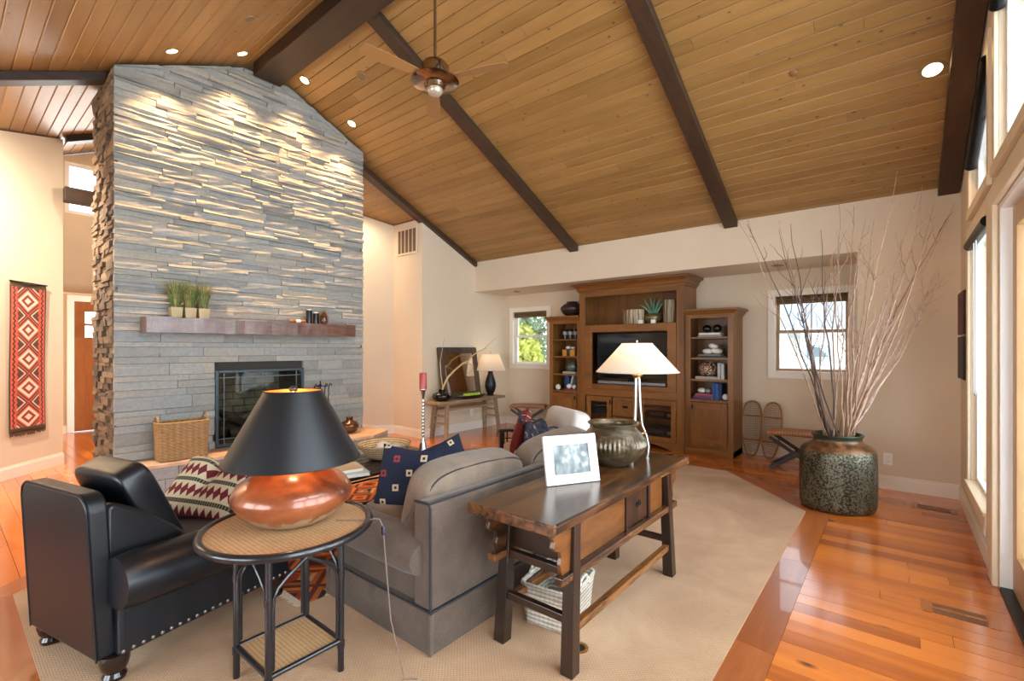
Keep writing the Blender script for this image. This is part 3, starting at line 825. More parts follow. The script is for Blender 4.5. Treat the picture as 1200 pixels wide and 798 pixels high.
def kilim_pillow_mat():
    M = NM('ikat_spike_pillow'); x, y, z = M.xyz()
    v = (y+0.25)*7.6; row = v.fract(); cell = v.floor()
    spike = (x*24.0+cell*0.5).tri()
    dia = (((row-0.5).abs())*2.6)
    red = (spike*0.5+dia*0.62).lt(0.52)
    band = ((row-0.5).abs()).gt(0.41)
    dots = band*((x*70).tri().gt(0.5))
    c = M.mix(red, (208, 190, 158), (112, 30, 40)); c = M.mix(band, c, (120, 112, 88)); c = M.mix(dots, c, (38, 36, 34))
    M.bump(M.noise(M.obj(), 300, 2), 0.4, 0.002); return M.done(c, 0.92)
kp = MB().pillow(0.25, 0.21, 0.095, n=31, chop=0.42)
kp = kp.build('throw_pillow', kilim_pillow_mat(), None, (-3.12, 1.03, 0.57), (radians(44), radians(4), radians(30)), smooth=True)
tag(kp, 'red and cream zigzag patterned pillow on the black leather armchair', 'pillow')

# ------------------------------------------------------------------ round rattan side table and copper lamp
m_rattan = plain('black_lacquered_rattan', (26, 25, 28), 0.3, Coat_Weight=0.4)
def cane_mat():
    M = NM('woven_cane'); x, y, z = M.xyz(); a = (x*150).tri(); b = (y*60).tri(); n = M.noise(M.obj(), 5, 3)
    n2 = M.noise(M.map((1, 6, 1)), 60, 2)
    c = M.ramp(a*0.12+b*0.15+n*0.3+n2*0.43, [(0.3, (140, 102, 66)), (0.5, (184, 144, 100)), (0.7, (210, 174, 130))])
    M.bump(a*b, 0.5, 0.002); return M.done(c, 0.5)
m_cane = cane_mat()
st = thing('side_table', 'round side table with woven cane top and black rattan legs', 'table', (-2.02, 0.965, 0.006))
MB().lathe([(0.0, 0.628), (0.315, 0.628), (0.315, 0.643), (0.0, 0.643)], n=48).build('tabletop', m_cane, st, smooth=30)
ring = [(0.328*cos(2*pi*i/56), 0.328*sin(2*pi*i/56), 0.636) for i in range(56)]
MB().tube(ring, 0.017, 10, True).build('rim', m_rattan, st, smooth=True)
q = 0.152
crn = [(-q, -q), (q, -q), (q, q), (-q, q)]
for (a, b) in crn:
    l = MB(); l.cyl((a, b, 0), (a, b, 0.625), 0.0135, n=12)
    for zz in (0.115, 0.42): l.cyl((a, b, zz-0.014), (a, b, zz+0.014), 0.0165, n=12)
    l.build('leg', m_rattan, st, smooth=True)
for i in range(4):
    a, b = Vector(crn[i]), Vector(crn[(i+1) % 4]); d = (b-a).normalized()
    s = MB(); s.cyl((*a, 0.13), (*b, 0.13), 0.011, n=10); s.build('stretcher', m_rattan, st, smooth=True)
    for (p, r) in ((a, b), (b, a)):
        dd = (r-p).normalized(); pts = []
        for k, zz in ((0.017, 0.15), (0.017, 0.40), (0.02, 0.43), (0.036, 0.462), (0.075, 0.495), (0.152, 0.545), (0.285, 0.625)):
            u = p+dd*k; pts.append((u.x, u.y, zz))
        MB().tube(pts, 0.0075, 8).build('brace', m_rattan, st, smooth=True)
BX(-q+0.012, q-0.012, -q+0.012, q-0.012, 0.122, 0.134).build('shelf', m_cane, st)

def copper_mat():
    M = NM('glazed_copper_pottery'); x, y, z = M.xyz(); n = M.noise(M.obj(), 6, 5, 0.6, 0.6); dr = M.noise(M.map((16, 16, 2.2)), 1.2, 3, 0.5, 0.3)
    c = M.ramp(n, [(0.3, (78, 36, 22)), (0.5, (138, 72, 40)), (0.72, (170, 98, 58))])
    drip = (z+(dr-0.5)*0.14)
    low = drip.lt(0.052)
    c = M.mix(low, c, (168, 140, 112))
    return M.done(c, 0.3, 0.25, Coat_Weight=0.6, Coat_Roughness=0.1)
m_shadeblack = plain('black_card_shade', (15, 16, 19), 0.42)
m_shadegold = plain('gold_shade_lining', (214, 140, 66), 0.45, 0.6)
def shade(parent, r0, z0, r1, z1, outer, inner, name='lamp_shade', n=48, t=0.004):
    o = MB().lathe([(r0, z0), (r1, z1)], n=n)
    o.f = [f for f in o.f if len(f) == 4]
    so = o.build(name, outer, parent, smooth=60)
    if inner is not None:
        i = MB().lathe([(r0-t, z0+0.001), (r1-t, z1-0.001)], n=n); i.f = [f for f in i.f if len(f) == 4]
        i.build('lining', inner, so, smooth=60)
    for rr, zz in ((r0, z0), (r1, z1)): MB().tube([(rr*cos(2*pi*k/n), rr*sin(2*pi*k/n), zz) for k in range(n)], 0.003, 6, True).build('rim', outer, so, smooth=True)
    return so
def bulb(parent, z, power, col=(1, 0.72, 0.42), r=0.03):
    MB().sq((0, 0, z), r, r, r*1.3, 1, 1, 16, 10).build('bulb', emit('bulb_glass_%d' % int(power*10), (255, 214, 150), 6), parent, smooth=True)
    l = bpy.data.lights.new('lamp_light', 'POINT'); l.energy = power; l.color = col; l.shadow_soft_size = r
    lo = bpy.data.objects.new('lamp_light', l); COL.objects.link(lo); lo.parent = parent; lo.location = (0, 0, z+r*1.3+0.02)
cl = thing('table_lamp', 'large copper pottery lamp with flared black shade on the cane table', 'lamp', (-2.055, 1.00, 0.6495))
MB().lathe([(0.0, 0), (0.12, 0.0), (0.16, 0.02), (0.215, 0.065), (0.243, 0.105), (0.243, 0.135), (0.22, 0.172), (0.16, 0.212), (0.10, 0.232), (0.055, 0.243), (0.05, 0.262), (0, 0.262)], n=56).build('base', copper_mat(), cl, smooth=60)
st_ = MB(); st_.cyl((0, 0, 0.262), (0, 0, 0.335), 0.012); st_.cyl((0, 0, 0.335), (0, 0, 0.36), 0.02); st_.build('stem', m_brass, cl, smooth=True)
hp = MB()
for sg in (-1, 1): hp.tube([(sg*0.018, 0, 0.35), (sg*0.055, 0, 0.40), (sg*0.055, 0, 0.48), (sg*0.02, 0, 0.545), (0, 0, 0.548)], 0.0025, 6)
for k in range(3):
    a = 2*pi*k/3; hp.cyl((0, 0, 0.548), (0.118*cos(a), 0.118*sin(a), 0.553), 0.002, n=6)
hp.build('harp', m_brass, cl)
fin = MB(); fin.cyl((0, 0, 0.548), (0, 0, 0.562), 0.006); fin.sq((0, 0, 0.575), 0.018, 0.018, 0.015, 1, 1, 16, 10); fin.build('finial', plain('bronze_finial', (92, 80, 72), 0.35, 0.8), cl, smooth=True)
shade(cl, 0.278, 0.27, 0.118, 0.568, m_shadeblack, m_shadegold)
bulb(cl, 0.42, 2.4, (1, 0.66, 0.34))
cord = [(0.22, 0.03, 0.004), (0.29, 0.09, 0.002), (0.322, 0.135, 0.008), (0.345, 0.15, 0.004), (0.36, 0.16, -0.06)]
cord = [(0.16, 0.11, 0.004), (0.27, 0.20, 0.003), (0.283, 0.218, 0.009), (0.300, 0.235, 0.006), (0.312, 0.245, -0.03), (0.32, 0.25, -0.15), (0.335, 0.255, -0.30), (0.36, 0.25, -0.42), (0.43, 0.245, -0.56), (0.455, 0.25, -0.636), (0.49, 0.29, -0.641)]
co = MB().tube(cord, 0.003, 6).build('cord', plain('cord', (120, 98, 86), 0.5), cl, smooth=True)
MB().sq((0.313, 0.246, -0.045), 0.009, 0.009, 0.02, 0.6, 0.6, 10, 8).build('switch', plain('switch_dark', (52, 44, 62), 0.4), co, smooth=True)

# ------------------------------------------------------------------ sofa
m_sofa = fabric('taupe_tweed', (92, 75, 62), var=0.22)
m_sofac = fabric('beige_tweed_cushion', (122, 103, 86), var=0.14)
m_welt = plain('dark_welt', (38, 38, 44), 0.7)
sf = thing('sofa', 'taupe tweed sofa with dark welting behind the wooden console table', 'sofa', (-2.07, 2.32, 0.006))
# local axes as the room; faces -x; x from -0.42 to 0.42, y from -0.90 to 0.90
bk = MB(); bk.prism([(0.30, 0.19), (0.42, 0.19), (0.42, 0.675), (0.39, 0.69), (0.30, 0.675)], 'y', -0.885, 0.885); bk.build('back', m_sofa, sf, bevel=0.012)
MB().prism([(-0.42, 0.19), (0.30, 0.19), (0.30, 0.34), (-0.42, 0.34)], 'y', -0.72, 0.72).build('seat_base', m_sofa, sf, bevel=0.01)
sk = MB()
def skirt(u, v):
    P = [(-0.425, -0.888), (0.425, -0.888), (0.425, 0.888), (-0.425, 0.888)]
    k = u*4; i = int(k) % 4; t = k-int(k)
    a, b = P[i], P[(i+1) % 4]; f = 0.0 if v > 0.5 else 0.012
    x = a[0]+(b[0]-a[0])*t; y = a[1]+(b[1]-a[1])*t
    if 0 < t: pass
    cx, cy = (1 if x > 0 else -1), (1 if y > 0 else -1)
    pl = 0.012*cos(t*2*pi*1.0)*(1-v)
    return (x+cx*f*(abs(x) > .4), y+cy*f*(abs(y) > .85), 0.002+0.186*v)
sk.grid(skirt, 40, 3, cu=True); sk.build('skirt', m_sofa, sf, smooth=40)
BX(-0.424, 0.424, -0.886, 0.886, 0.178, 0.1895).build('deck', m_sofa, sf)
for sx, sy in ((-1, -1), (1, -1), (1, 1), (-1, 1)):
    MB().prism([(0.425*sx, sy*0.902), (0.446*sx, sy*0.908), (0.44*sx, sy*0.885), (0.428*sx, sy*0.872)], 'z', 0.004, 0.186).build('corner_pleat', m_sofa, sf)
for sy in (-1, 1):
    MB().prism([(-0.42, 0.19), (0.30, 0.19), (0.30, 0.40), (-0.42, 0.40)], 'y', sy*0.70, sy*0.862).build('arm_panel', m_sofa, sf, bevel=0.01)
    am = MB(); S = 20
    def af(u, v):
        t = 2*pi*v; k = 1 if 0.02 < u < 0.98 else 0.9
        return (-0.44+0.80*u if k == 1 else (-0.448 if u < .5 else 0.36), sy*0.835+0.135*k*cos(t), 0.415+0.095*k*sin(t))
    am.grid(af, 10, S, cv=True); am.f += [tuple(range(S)), tuple(range(9*S, 10*S))]
    am.build('arm', m_sofa, sf, smooth=50)
    # sloping wing between arm and back
    wg = MB(); wg.prism([(0.05, 0.48), (0.16, 0.53), (0.24, 0.64), (0.30, 0.675), (0.41, 0.67), (0.41, 0.36), (0.05, 0.36)], 'y', sy*0.745, sy*0.845); wg.build('wing', m_sofa, sf, bevel=0.03)
wl = MB(); H = 0.192
wl.tube([(-0.435, -0.895, H), (0.432, -0.895, H), (0.432, 0.895, H), (-0.435, 0.895, H)], 0.006, 6, True)
wl.tube([(0.424, -0.888, 0.19), (0.424, -0.888, 0.66), (0.41, -0.885, 0.682), (0.41, 0.885, 0.682), (0.424, 0.888, 0.66), (0.424, 0.888, 0.19)], 0.006, 6)
wl.tube([(0.41, -0.885, 0.682), (0.31, -0.885, 0.68)], 0.006, 6)
wl.build('welting', m_welt, sf, smooth=True)
for i, y in enumerate((-0.36, 0.36)):
    MB().sq((-0.10, y, 0.41), 0.335, 0.345, 0.075, 0.3, 0.25).build('seat_cushion', m_sofac, sf, smooth=True)
    M_ = T(0.205, y*1.16+(-0.01 if i == 0 else 0.02), 0.60) @ RY(radians(16 if i == 0 else 13)) @ RX(radians(-2+5*i))
    def puff(q): return (q[0]*(1+0.0*q[1]), q[1], q[2]+0.02*cos(q[1]*4.5))
    c = MB().sq((0, 0, 0), 0.10, 0.395, 0.20, 0.42, 0.35, 40, 22, M_, puff).build('back_cushion', m_sofac, sf, smooth=True)
    wv = MB()
    for sx in (-1, 1):
        pts = []
        for k in range(40):
            t = 2*pi*k/40; e = 0.35
            pts.append(M_ @ Vector((sx*0.072, 0.372*math.copysign(abs(cos(t))**e, cos(t)), 0.186*math.copysign(abs(sin(t))**e, sin(t))+0.02*cos(0.372*math.copysign(abs(cos(t))**e, cos(t))*4.5))))
        wv.tube(pts, 0.0055, 6, True)
    wv.build('piping', m_welt, c, smooth=True)
def navy_mat():
    M = NM('navy_square_pillow'); x, y, z = M.xyz()
    u = x*12+y*1.8; v = y*12-x*1.8
    a = (((u.fract()-0.5).abs()).max((v.fract()-0.5).abs()))
    cid = (u.floor()*3.7+v.floor()*5.3).fract()
    on = ((u.floor()+v.floor()).mod2()).lt(0.5)
    s1 = a.lt(0.23)*on; s2 = a.lt(0.09)*on
    c = M.mix(s1, (22, 28, 52), M.ramp(cid, [(0, (206, 186, 152)), (0.45, (196, 176, 140)), (0.5, (150, 52, 52)), (1, (160, 110, 90))], 'CONSTANT'))
    c = M.mix(s2, c, (40, 26, 34)); return M.done(c, 0.85)
m_navy = navy_mat()
for (loc, rot, lab) in (((-2.28, 1.80, 0.615), (radians(78), 0.1, radians(28)), 'navy pillow with small woven squares leaning by the near sofa arm'),
                        ((-2.41, 2.22, 0.575), (radians(66), -0.35, radians(58)), 'navy pillow with woven squares farther along the sofa seat')):
    tag(MB().pillow(0.19, 0.19, 0.075).build('throw_pillow', m_navy, None, loc, rot, smooth=True), lab, 'pillow')

# ------------------------------------------------------------------ console table
ct = thing('console_table', 'antique dark wooden console table with splayed legs behind the sofa', 'table', (-1.275, 2.30, 0.006))
LX, LY = 0.19, 0.575
tp = MB(); tp.prism([(-0.235, 0.655), (0.235, 0.655), (0.235, 0.688), (0.228, 0.694), (-0.228, 0.694), (-0.235, 0.688)], 'y', -0.74, 0.775)
tpo = tp.build('tabletop', m_console, ct, bevel=0.004)
for sy in (-0.765, 0.775): BX(-0.235, 0.235, sy, sy+0.025, 0.65, 0.698).build('end_batten', m_console, tpo, bevel=0.005)
for sx in (-1, 1):
    for sy in (-1, 1):
        l = MB(); t0 = Vector((sx*(LX-0.012), sy*(LY-0.045), 0.655)); b0 = Vector((sx*LX, sy*LY, 0))
        hw0, hw1 = 0.027, 0.031
        vs = [(t0.x+a*hw0, t0.y+b*hw0, 0.655) for a, b in ((-1,-1),(1,-1),(1,1),(-1,1))]+[(b0.x+a*hw1, b0.y+b*hw1, 0) for a, b in ((-1,-1),(1,-1),(1,1),(-1,1))]
        l.add(vs, [(0,1,2,3), (4,5,6,7), (0,1,5,4), (1,2,6,5), (2,3,7,6), (3,0,4,7)])
        l.build('leg', m_consolez, ct, bevel=0.004)
    # long low stretcher and the rail under the drawer case
    BX(sx*0.187-0.018, sx*0.187+0.018, -LY+0.045, LY-0.045, 0.165, 0.20).build('stretcher', m_console, ct, bevel=0.004)
    BX(sx*0.185-0.022, sx*0.185+0.022, -0.66, 0.66, 0.405, 0.44).build('rail', m_console, ct, bevel=0.004)
    # scrolled brackets of the overhanging ends
    for sy in (-1, 1):
        P = [(0.555, 0.655), (0.70, 0.655), (0.705, 0.62), (0.69, 0.60), (0.70, 0.575), (0.675, 0.555), (0.645, 0.545), (0.635, 0.515), (0.645, 0.49), (0.63, 0.44), (0.555, 0.44)]
        MB().prism([(sy*a, b) for a, b in P], 'x', sx*0.178-0.010, sx*0.178+0.010).build('bracket', m_consoled, ct, bevel=0.003)
    # face panels: end panel, stile, pair of small doors, stile, end panel
    X0, X1 = (0.155, 0.172) if sx > 0 else (-0.172, -0.155)
    for (a, b) in ((-0.50, -0.005), (0.305, 0.50)): BX(X0, X1, a, b, 0.44, 0.655).build('panel', m_consoled, ct, bevel=0.003)
    for a in (0.005, 0.285): BX(X0-0.003*(sx < 0), X1+0.012*(sx > 0), a-0.014, a+0.014, 0.44, 0.655).build('stile', m_consolez, ct, bevel=0.003)
    if sx > 0:
        for k, (a, b) in enumerate(((0.022, 0.143), (0.147, 0.268))):
            d = BX(X0, X1+0.003, a, b, 0.445, 0.645).build('door', m_consolez, ct, bevel=0.003)
            yk = b-0.014 if k == 0 else a+0.014
            MB().tube([(X1+0.008, yk+0.010*cos(2*pi*i/14), 0.548+0.014*sin(2*pi*i/14)) for i in range(14)], 0.0025, 6, True).build('ring_pull', m_black, d)
for sy in (-1, 1):
    BX(-0.16, 0.16, sy*0.515-0.01, sy*0.515+0.01, 0.44, 0.655).build('end_panel', m_consolez, ct, bevel=0.003)
    BX(-0.165, 0.165, sy*0.545-0.018, sy*0.545+0.018, 0.40, 0.435).build('end_rail', m_consolez, ct, bevel=0.003)
    BX(-0.18, 0.18, sy*0.56-0.016, sy*0.56+0.016, 0.205, 0.24).build('end_stretcher', m_consolez, ct, bevel=0.003)
BX(-0.155, 0.155, -0.505, 0.505, 0.44, 0.455).build('case_bottom', m_consolez, ct)

# things on the console
def frame_photo_mat():
    M = NM('faded_group_photo'); n = M.noise(M.map((1, 1, 1)), 26, 4, 0.6); x, y, z = M.xyz()
    c = M.ramp(n, [(0.40, (58, 66, 68)), (0.5, (112, 118, 114)), (0.6, (166, 164, 156))])
    return M.done(c, 0.6)
pf = thing('picture_frame', 'white wooden picture frame holding a pale group photograph', 'picture frame', (-1.30, 2.105, 0.701), radians(60))
Mt = T(0, 0, 0) @ RX(radians(-13))
W2, H2, bw = 0.155, 0.25, 0.05
f = MB()
for (a, b, c, d) in ((-W2, -W2+bw, 0, H2), (W2-bw, W2, 0, H2), (-W2+bw, W2-bw, 0, bw), (-W2+bw, W2-bw, H2-bw, H2)): f.box(a, b, -0.009, 0.009, c, d, Mt)
f.build('frame', plain('white_frame_paint', (214, 212, 206), 0.5), pf, bevel=0.003)
MB().box(-W2+bw, W2-bw, 0.0, 0.004, bw, H2-bw, Mt).build('photograph', frame_photo_mat(), pf)
MB().box(-W2+bw, W2-bw, -0.003, -0.0015, bw, H2-bw, Mt).build('pane', glassmat('frame_glass', (255, 255, 255), 0.0), pf)
MB().prism([(0.02, 0.004), (0.12, 0.0), (0.115, 0.006), (0.06, 0.14)], 'x', -0.03, 0.03).build('easel', m_black, pf)
def vase_mat():
    M = NM('bronze_glaze'); x, y, z = M.xyz(); n = M.noise(M.map((3, 3, 9)), 3, 4, 0.6, 0.5)
    c = M.ramp(n, [(0.3, (56, 46, 34)), (0.5, (98, 82, 58)), (0.68, (118, 112, 100))])
    return M.done(c, 0.3, 0.55, Coat_Weight=0.3)
vz = thing('vase', 'wide bronze glazed vase with fluted band on the console table', 'vase', (-1.335, 2.62, 0.701))
rip = lambda k, t: (0.022*cos(46*t) if 6 <= k <= 9 else 0)
vs_ = MB().lathe([(0, 0), (0.085, 0), (0.095, 0.010), (0.13, 0.03), (0.168, 0.065), (0.188, 0.098), (0.193, 0.112), (0.195, 0.128), (0.193, 0.145), (0.188, 0.158), (0.182, 0.168), (0.160, 0.200), (0.138, 0.218), (0.130, 0.228), (0.134, 0.238), (0.152, 0.246), (0.156, 0.252), (0.150, 0.257), (0.125, 0.250), (0.118, 0.235), (0.122, 0.20), (0.14, 0.15), (0, 0.06)], n=184, ripple=rip)
vs_.build('body', vase_mat(), vz, smooth=50)
m_linen = shademat('linen_shade', (226, 220, 208), (226, 200, 168))
wl_ = thing('table_lamp', 'tall chrome tripod lamp with wide white shade behind the bronze vase', 'lamp', (-1.285, 2.845, 0.701))
for k in range(3):
    a = 2*pi*k/3+0.5
    MB().tube([(0.075*cos(a), 0.075*sin(a), 0.005), (0.060*cos(a), 0.060*sin(a), 0.0), (0.068*cos(a), 0.068*sin(a), 0.03), (0.072*cos(a), 0.072*sin(a), 0.08), (0.058*cos(a), 0.058*sin(a), 0.15), (0.030*cos(a), 0.030*sin(a), 0.22), (0.020*cos(a), 0.020*sin(a), 0.34), (0.014*cos(a), 0.014*sin(a), 0.52)], 0.0075, 10).build('leg', m_steel, wl_, smooth=True)
MB().lathe([(0, 0.515), (0.022, 0.515), (0.024, 0.525), (0.036, 0.532), (0.036, 0.538), (0.02, 0.545), (0.016, 0.57), (0.012, 0.59), (0, 0.59)], n=20).build('collar', m_brass, wl_, smooth=True)
MB().lathe([(0.052, 0.168), (0.062, 0.168), (0.062, 0.174), (0.052, 0.174)], n=20).build('ring', m_brass, wl_, smooth=True)
shade(wl_, 0.258, 0.555, 0.095, 0.735, m_linen, None)
fin = MB(); fin.cyl((0, 0, 0.68), (0, 0, 0.748), 0.003); fin.sq((0, 0, 0.75), 0.008, 0.008, 0.008, 1, 1, 10, 8)
for k in range(3): fin.cyl((0, 0, 0.73), (0.095*cos(2.1*k), 0.095*sin(2.1*k), 0.733), 0.002, n=5)
fin.build('finial', m_steel, wl_, smooth=True)
bulb(wl_, 0.615, 2.2, (1, 0.80, 0.55), 0.025)
# white basket under the console
def wick_mat(name, dark, light, a=90, b=60, rough=0.8):
    M = NM(name); x, y, z = M.xyz(); s = M.noise(M.map((8, 8, 60)), 3, 3); r = (z*a).tri(); q = ((x+y)*b).tri()
    c = M.ramp(r*0.42+s*0.5+q*0.08, [(0.25, dark), (0.5, tuple((p+l)/2 for p, l in zip(dark, light))), (0.75, light)])
    M.bump(r*0.6+q*0.4, 0.8, 0.006); return M.done(c, rough)
def basket(name, label, loc, rz, w, d, h, mat, flare, handles, hm, rib=6):
    t = thing(name, label, 'basket', loc, rz)
    mb = MB(); nz = 2*max(4, int(h/0.02)); nu = 96
    def side(u, v):
        e = 0.22; tt = 2*pi*u; k = 1-flare*(1-v)
        cx = math.copysign(abs(cos(tt))**e, cos(tt)); cy = math.copysign(abs(sin(tt))**e, sin(tt))
        o = 1+0.012*cos(nz*pi*v)*cos(pi*round(u*nu)/1.0)
        return (w*k*cx*o, d*k*cy*o, 0.004+h*v)
    mb.grid(side, nu, nz, cu=True)
    mb.f.append(tuple(i*nz for i in range(nu)))
    def inn(u, v):
        p = side(u, v); return (p[0]*0.94, p[1]*0.94, max(p[2], 0.012))
    mb.grid(inn, nu, 6, cu=True)
    mb.build('body', mat, t, smooth=60)
    rim = MB(); pts = [side(i/64, 1) for i in range(64)]
    rim.tube([(p[0]*0.97, p[1]*0.97, p[2]) for p in pts], 0.010, 8, True); rim.build('rim', mat, t, smooth=True)
    for (ax, s) in handles:
        pts = []
        for i in range(13):
            a = pi*i/12; c = hm*cos(a)
            pts.append((s*w*0.97, c, h-0.02+hm*1.15*sin(a)) if ax == 'x' else (c, s*d*0.97, h-0.02+hm*1.15*sin(a)))
        MB().tube(pts, 0.009, 8).build('handle', mat, t, smooth=True)
    return t
m_whitewick = wick_mat('whitewashed_wicker', (150, 136, 116), (232, 226, 214), 46, 40)
basket('basket', 'whitewashed wicker basket with two handles under the console table', (-1.37, 2.07, 0.006), radians(8), 0.145, 0.165, 0.20, m_whitewick, 0.12, (('x', -1), ('x', 1)), 0.055)
fo = thing('floor_outlet', 'round brass floor outlet set in the carpet near the console', 'outlet', (-1.144, 1.902, 0.0062))
MB().lathe([(0.028, 0), (0.042, 0), (0.042, 0.004), (0.028, 0.004), (0.028, 0)], n=24).build('ring', m_brass, fo, smooth=30)
MB().lathe([(0, 0), (0.028, 0.0), (0.028, 0.002), (0, 0.002)], n=20).build('cover', m_black, fo)

# ------------------------------------------------------------------ rug, coffee table and what lies on it
def rug_mat():
    M = NM('tribal_rug'); x, y, z = M.xyz()
    u = x*3.2; v = y*3.2
    d = (((u.fract()-0.5).abs())+((v.fract()-0.5).abs()))
    d = (d*7).floor()/7
    cid = (u.floor()*2.3+v.floor()*4.1).fract()
    c = M.ramp((d+cid*0.7).fract(), [(0, (58, 34, 26)), (0.18, (150, 58, 30)), (0.36, (196, 116, 48)), (0.5, (96, 40, 28)), (0.66, (176, 92, 40)), (0.8, (46, 34, 32)), (0.9, (188, 158, 116))], 'CONSTANT')
    M.bump(M.noise(M.obj(), 160, 2), 0.5, 0.003); return M.done(c, 0.95)
rg = thing('rug', 'orange and dark red tribal rug under the coffee table', 'rug', (-3.42, 2.36, 0.006))
BX(-0.88, 0.92, -1.08, 1.08, 0, 0.006).build('rug_body', rug_mat(), rg)
fr = MB()
for i in range(150):
    x = -0.87+1.78*i/149
    for sy in (-1, 1): fr.box(x-0.0025, x+0.0025, sy*1.08, sy*(1.12+random.uniform(-.01, .01)), 0, 0.003)
stuff(fr.build('fringe', plain('cream_fringe', (206, 192, 168), 0.9), rg))
m_espresso = wood('espresso_wood', (24, 17, 14), (62, 44, 34), 1, 0.3, 10, 1.4, 0.2)
cf = thing('coffee_table', 'dark slatted coffee table on black iron legs before the hearth', 'coffee table', (-3.54, 2.38, 0.012))
for i in range(6):
    a = -0.33+i*0.11
    BX(a+0.003, a+0.107, -0.67, 0.67, 0.378, 0.408).build('top_slat', m_espresso, cf, bevel=0.006)
for sy in (-0.60, 0.60): BX(-0.32, 0.32, sy-0.03, sy+0.03, 0.345, 0.378).build('apron', m_espresso, cf, bevel=0.004)
for sx in (-1, 1):
    for sy in (-1, 1):
        l = MB().tube([(sx*0.30, sy*0.60, 0.35), (sx*0.28, sy*0.57, 0.22), (sx*0.29, sy*0.58, 0.08), (sx*0.31, sy*0.61, 0.0)], 0.013, 8)
        l.build('leg', m_black, cf, smooth=True)
    MB().tube([(sx*0.29, -0.58, 0.14), (sx*0.285, -0.2, 0.17), (sx*0.285, 0.2, 0.17), (sx*0.29, 0.58, 0.14)], 0.010, 8).build('stretcher', m_black, cf, smooth=True)
ZT = 0.4205
m_bowl = wick_mat('coiled_grass', (124, 92, 58), (222, 196, 152), 60, 30)
bw = thing('bowl', 'wide coiled grass basket bowl on the coffee table', 'bowl', (-3.57, 2.56, ZT))
pr = [(0, 0), (0.09, 0), (0.13, 0.012)]
for k in range(9): pr.append((0.14+0.0125*k+0.004*(k % 2), 0.02+0.0145*k))
pr += [(0.24, 0.142), (0.225, 0.14), (0.17, 0.075), (0.10, 0.03), (0, 0.022)]
MB().lathe(pr, n=56).build('body', m_bowl, bw, smooth=60)
for i, (x, y, s, c) in enumerate(((-0.05, 0.04, 0.065, (200, 198, 192)), (0.07, 0.07, 0.06, (176, 180, 184)), (0.02, -0.06, 0.055, (214, 208, 196)))):
    o = MB().sq((0, 0, 0), s*1.25, s*0.9, s*0.62, 0.9, 0.9, 24, 14).build('stone', plain('river_stone_%d' % i, c, 0.7, var=0.08), None, (-3.57+x, 2.56+y, ZT+0.032+s*0.62+(0.02)), (0.1, 0.1, i), smooth=True)
    tag(o, ('pale grey smooth stone at the back left in the grass bowl', 'bluish grey stone at the back right in the grass bowl', 'cream stone at the front in the grass bowl')[i], 'stone')
cs_ = thing('candle_holder', 'tall silver twisted candle holder with cone foot on the coffee table', 'candle holder', (-3.42, 2.885, ZT))
MB().lathe([(0, 0), (0.055, 0), (0.057, 0.006), (0.040, 0.05), (0.026, 0.10), (0.014, 0.145), (0, 0.145)], n=28).build('foot', m_steel, cs_, smooth=40)
MB().lathe([(0.008+0.004*(1+cos(k*pi/1.5)), 0.145+k*0.0105) for k in range(36)], n=14).build('stem', m_steel, cs_, smooth=60)
MB().lathe([(0.008, 0.515), (0.016, 0.545), (0.022, 0.59), (0.034, 0.602), (0.034, 0.608), (0, 0.608)], n=24).build('cup', m_steel, cs_, smooth=40)
cd_ = MB().lathe([(0, 0), (0.034, 0), (0.034, 0.145), (0.030, 0.150), (0.01, 0.142), (0, 0.142)], n=28).build('candle', plain('red_wax', (172, 66, 58), 0.4, var=0.15), None, (-3.42, 2.885, ZT+0.609), smooth=40)
tag(cd_, 'thick red candle on the tall silver holder', 'candle')
m_pages = plain('book_pages', (236, 228, 212), 0.8)
def book(name, label, loc, rz, w, d, h, col, upright=False, tilt=0, group=None, spine=None):
    """w: width across the spine edge, d: length along the spine, h: thickness"""
    t = thing(name, label, 'book', loc, rz, group)
    M_ = (RX(radians(90)) if upright else Matrix.Identity(4))
    if upright: M_ = RY(tilt) @ Matrix(((0, 0, 1, 0), (1, 0, 0, 0), (0, 1, 0, 0), (0, 0, 0, 1)))
    mc = bpy.data.materials.get('book_%s' % str(col)) or plain('book_%s' % str(col), col, 0.5)
    c = MB(); th = min(0.003, h*0.15)
    if upright:                                      # spine faces -y; local w -> y, d -> z, h -> x
        R_ = RY(tilt)
        c.box(-h/2, -h/2+th, 0, w, 0, d, R_); c.box(h/2-th, h/2, 0, w, 0, d, R_); c.box(-h/2+th, h/2-th, 0, th, 0, d, R_)
        c.build('cover', mc, t); MB().box(-h/2+th, h/2-th, th, w-0.004, 0.003, d-0.003, R_).build('pages', m_pages, t)
    else:
        c.box(-w/2, w/2, -d/2, d/2, 0, th); c.box(-w/2, w/2, -d/2, d/2, h-th, h); c.box(-w/2, -w/2+th, -d/2, d/2, th, h-th)
        c.build('cover', mc, t); MB().box(-w/2+th, w/2-0.004, -d/2+0.003, d/2-0.003, th, h-th).build('pages', m_pages, t)
    return t
book('book', 'large pale grey book at the bottom of the pair on the coffee table', (-3.40, 2.06, ZT), radians(72), 0.30, 0.40, 0.028, (196, 198, 200))
book('book', 'tan covered book on top of the pair on the coffee table', (-3.43, 2.03, ZT+0.0285), radians(78), 0.27, 0.36, 0.026, (206, 176, 138))

# ------------------------------------------------------------------ wooden armchair beyond the sofa
m_seat = fabric('tan_seat_cloth', (196, 160, 126), var=0.08)
m_pale = fabric('pale_grey_cloth', (214, 206, 198), var=0.05)
a2 = thing('lounge_chair', 'dark carved wooden armchair with tan seat and pale back cushion beyond the sofa', 'armchair', (-2.64, 3.78, 0.006), radians(150))
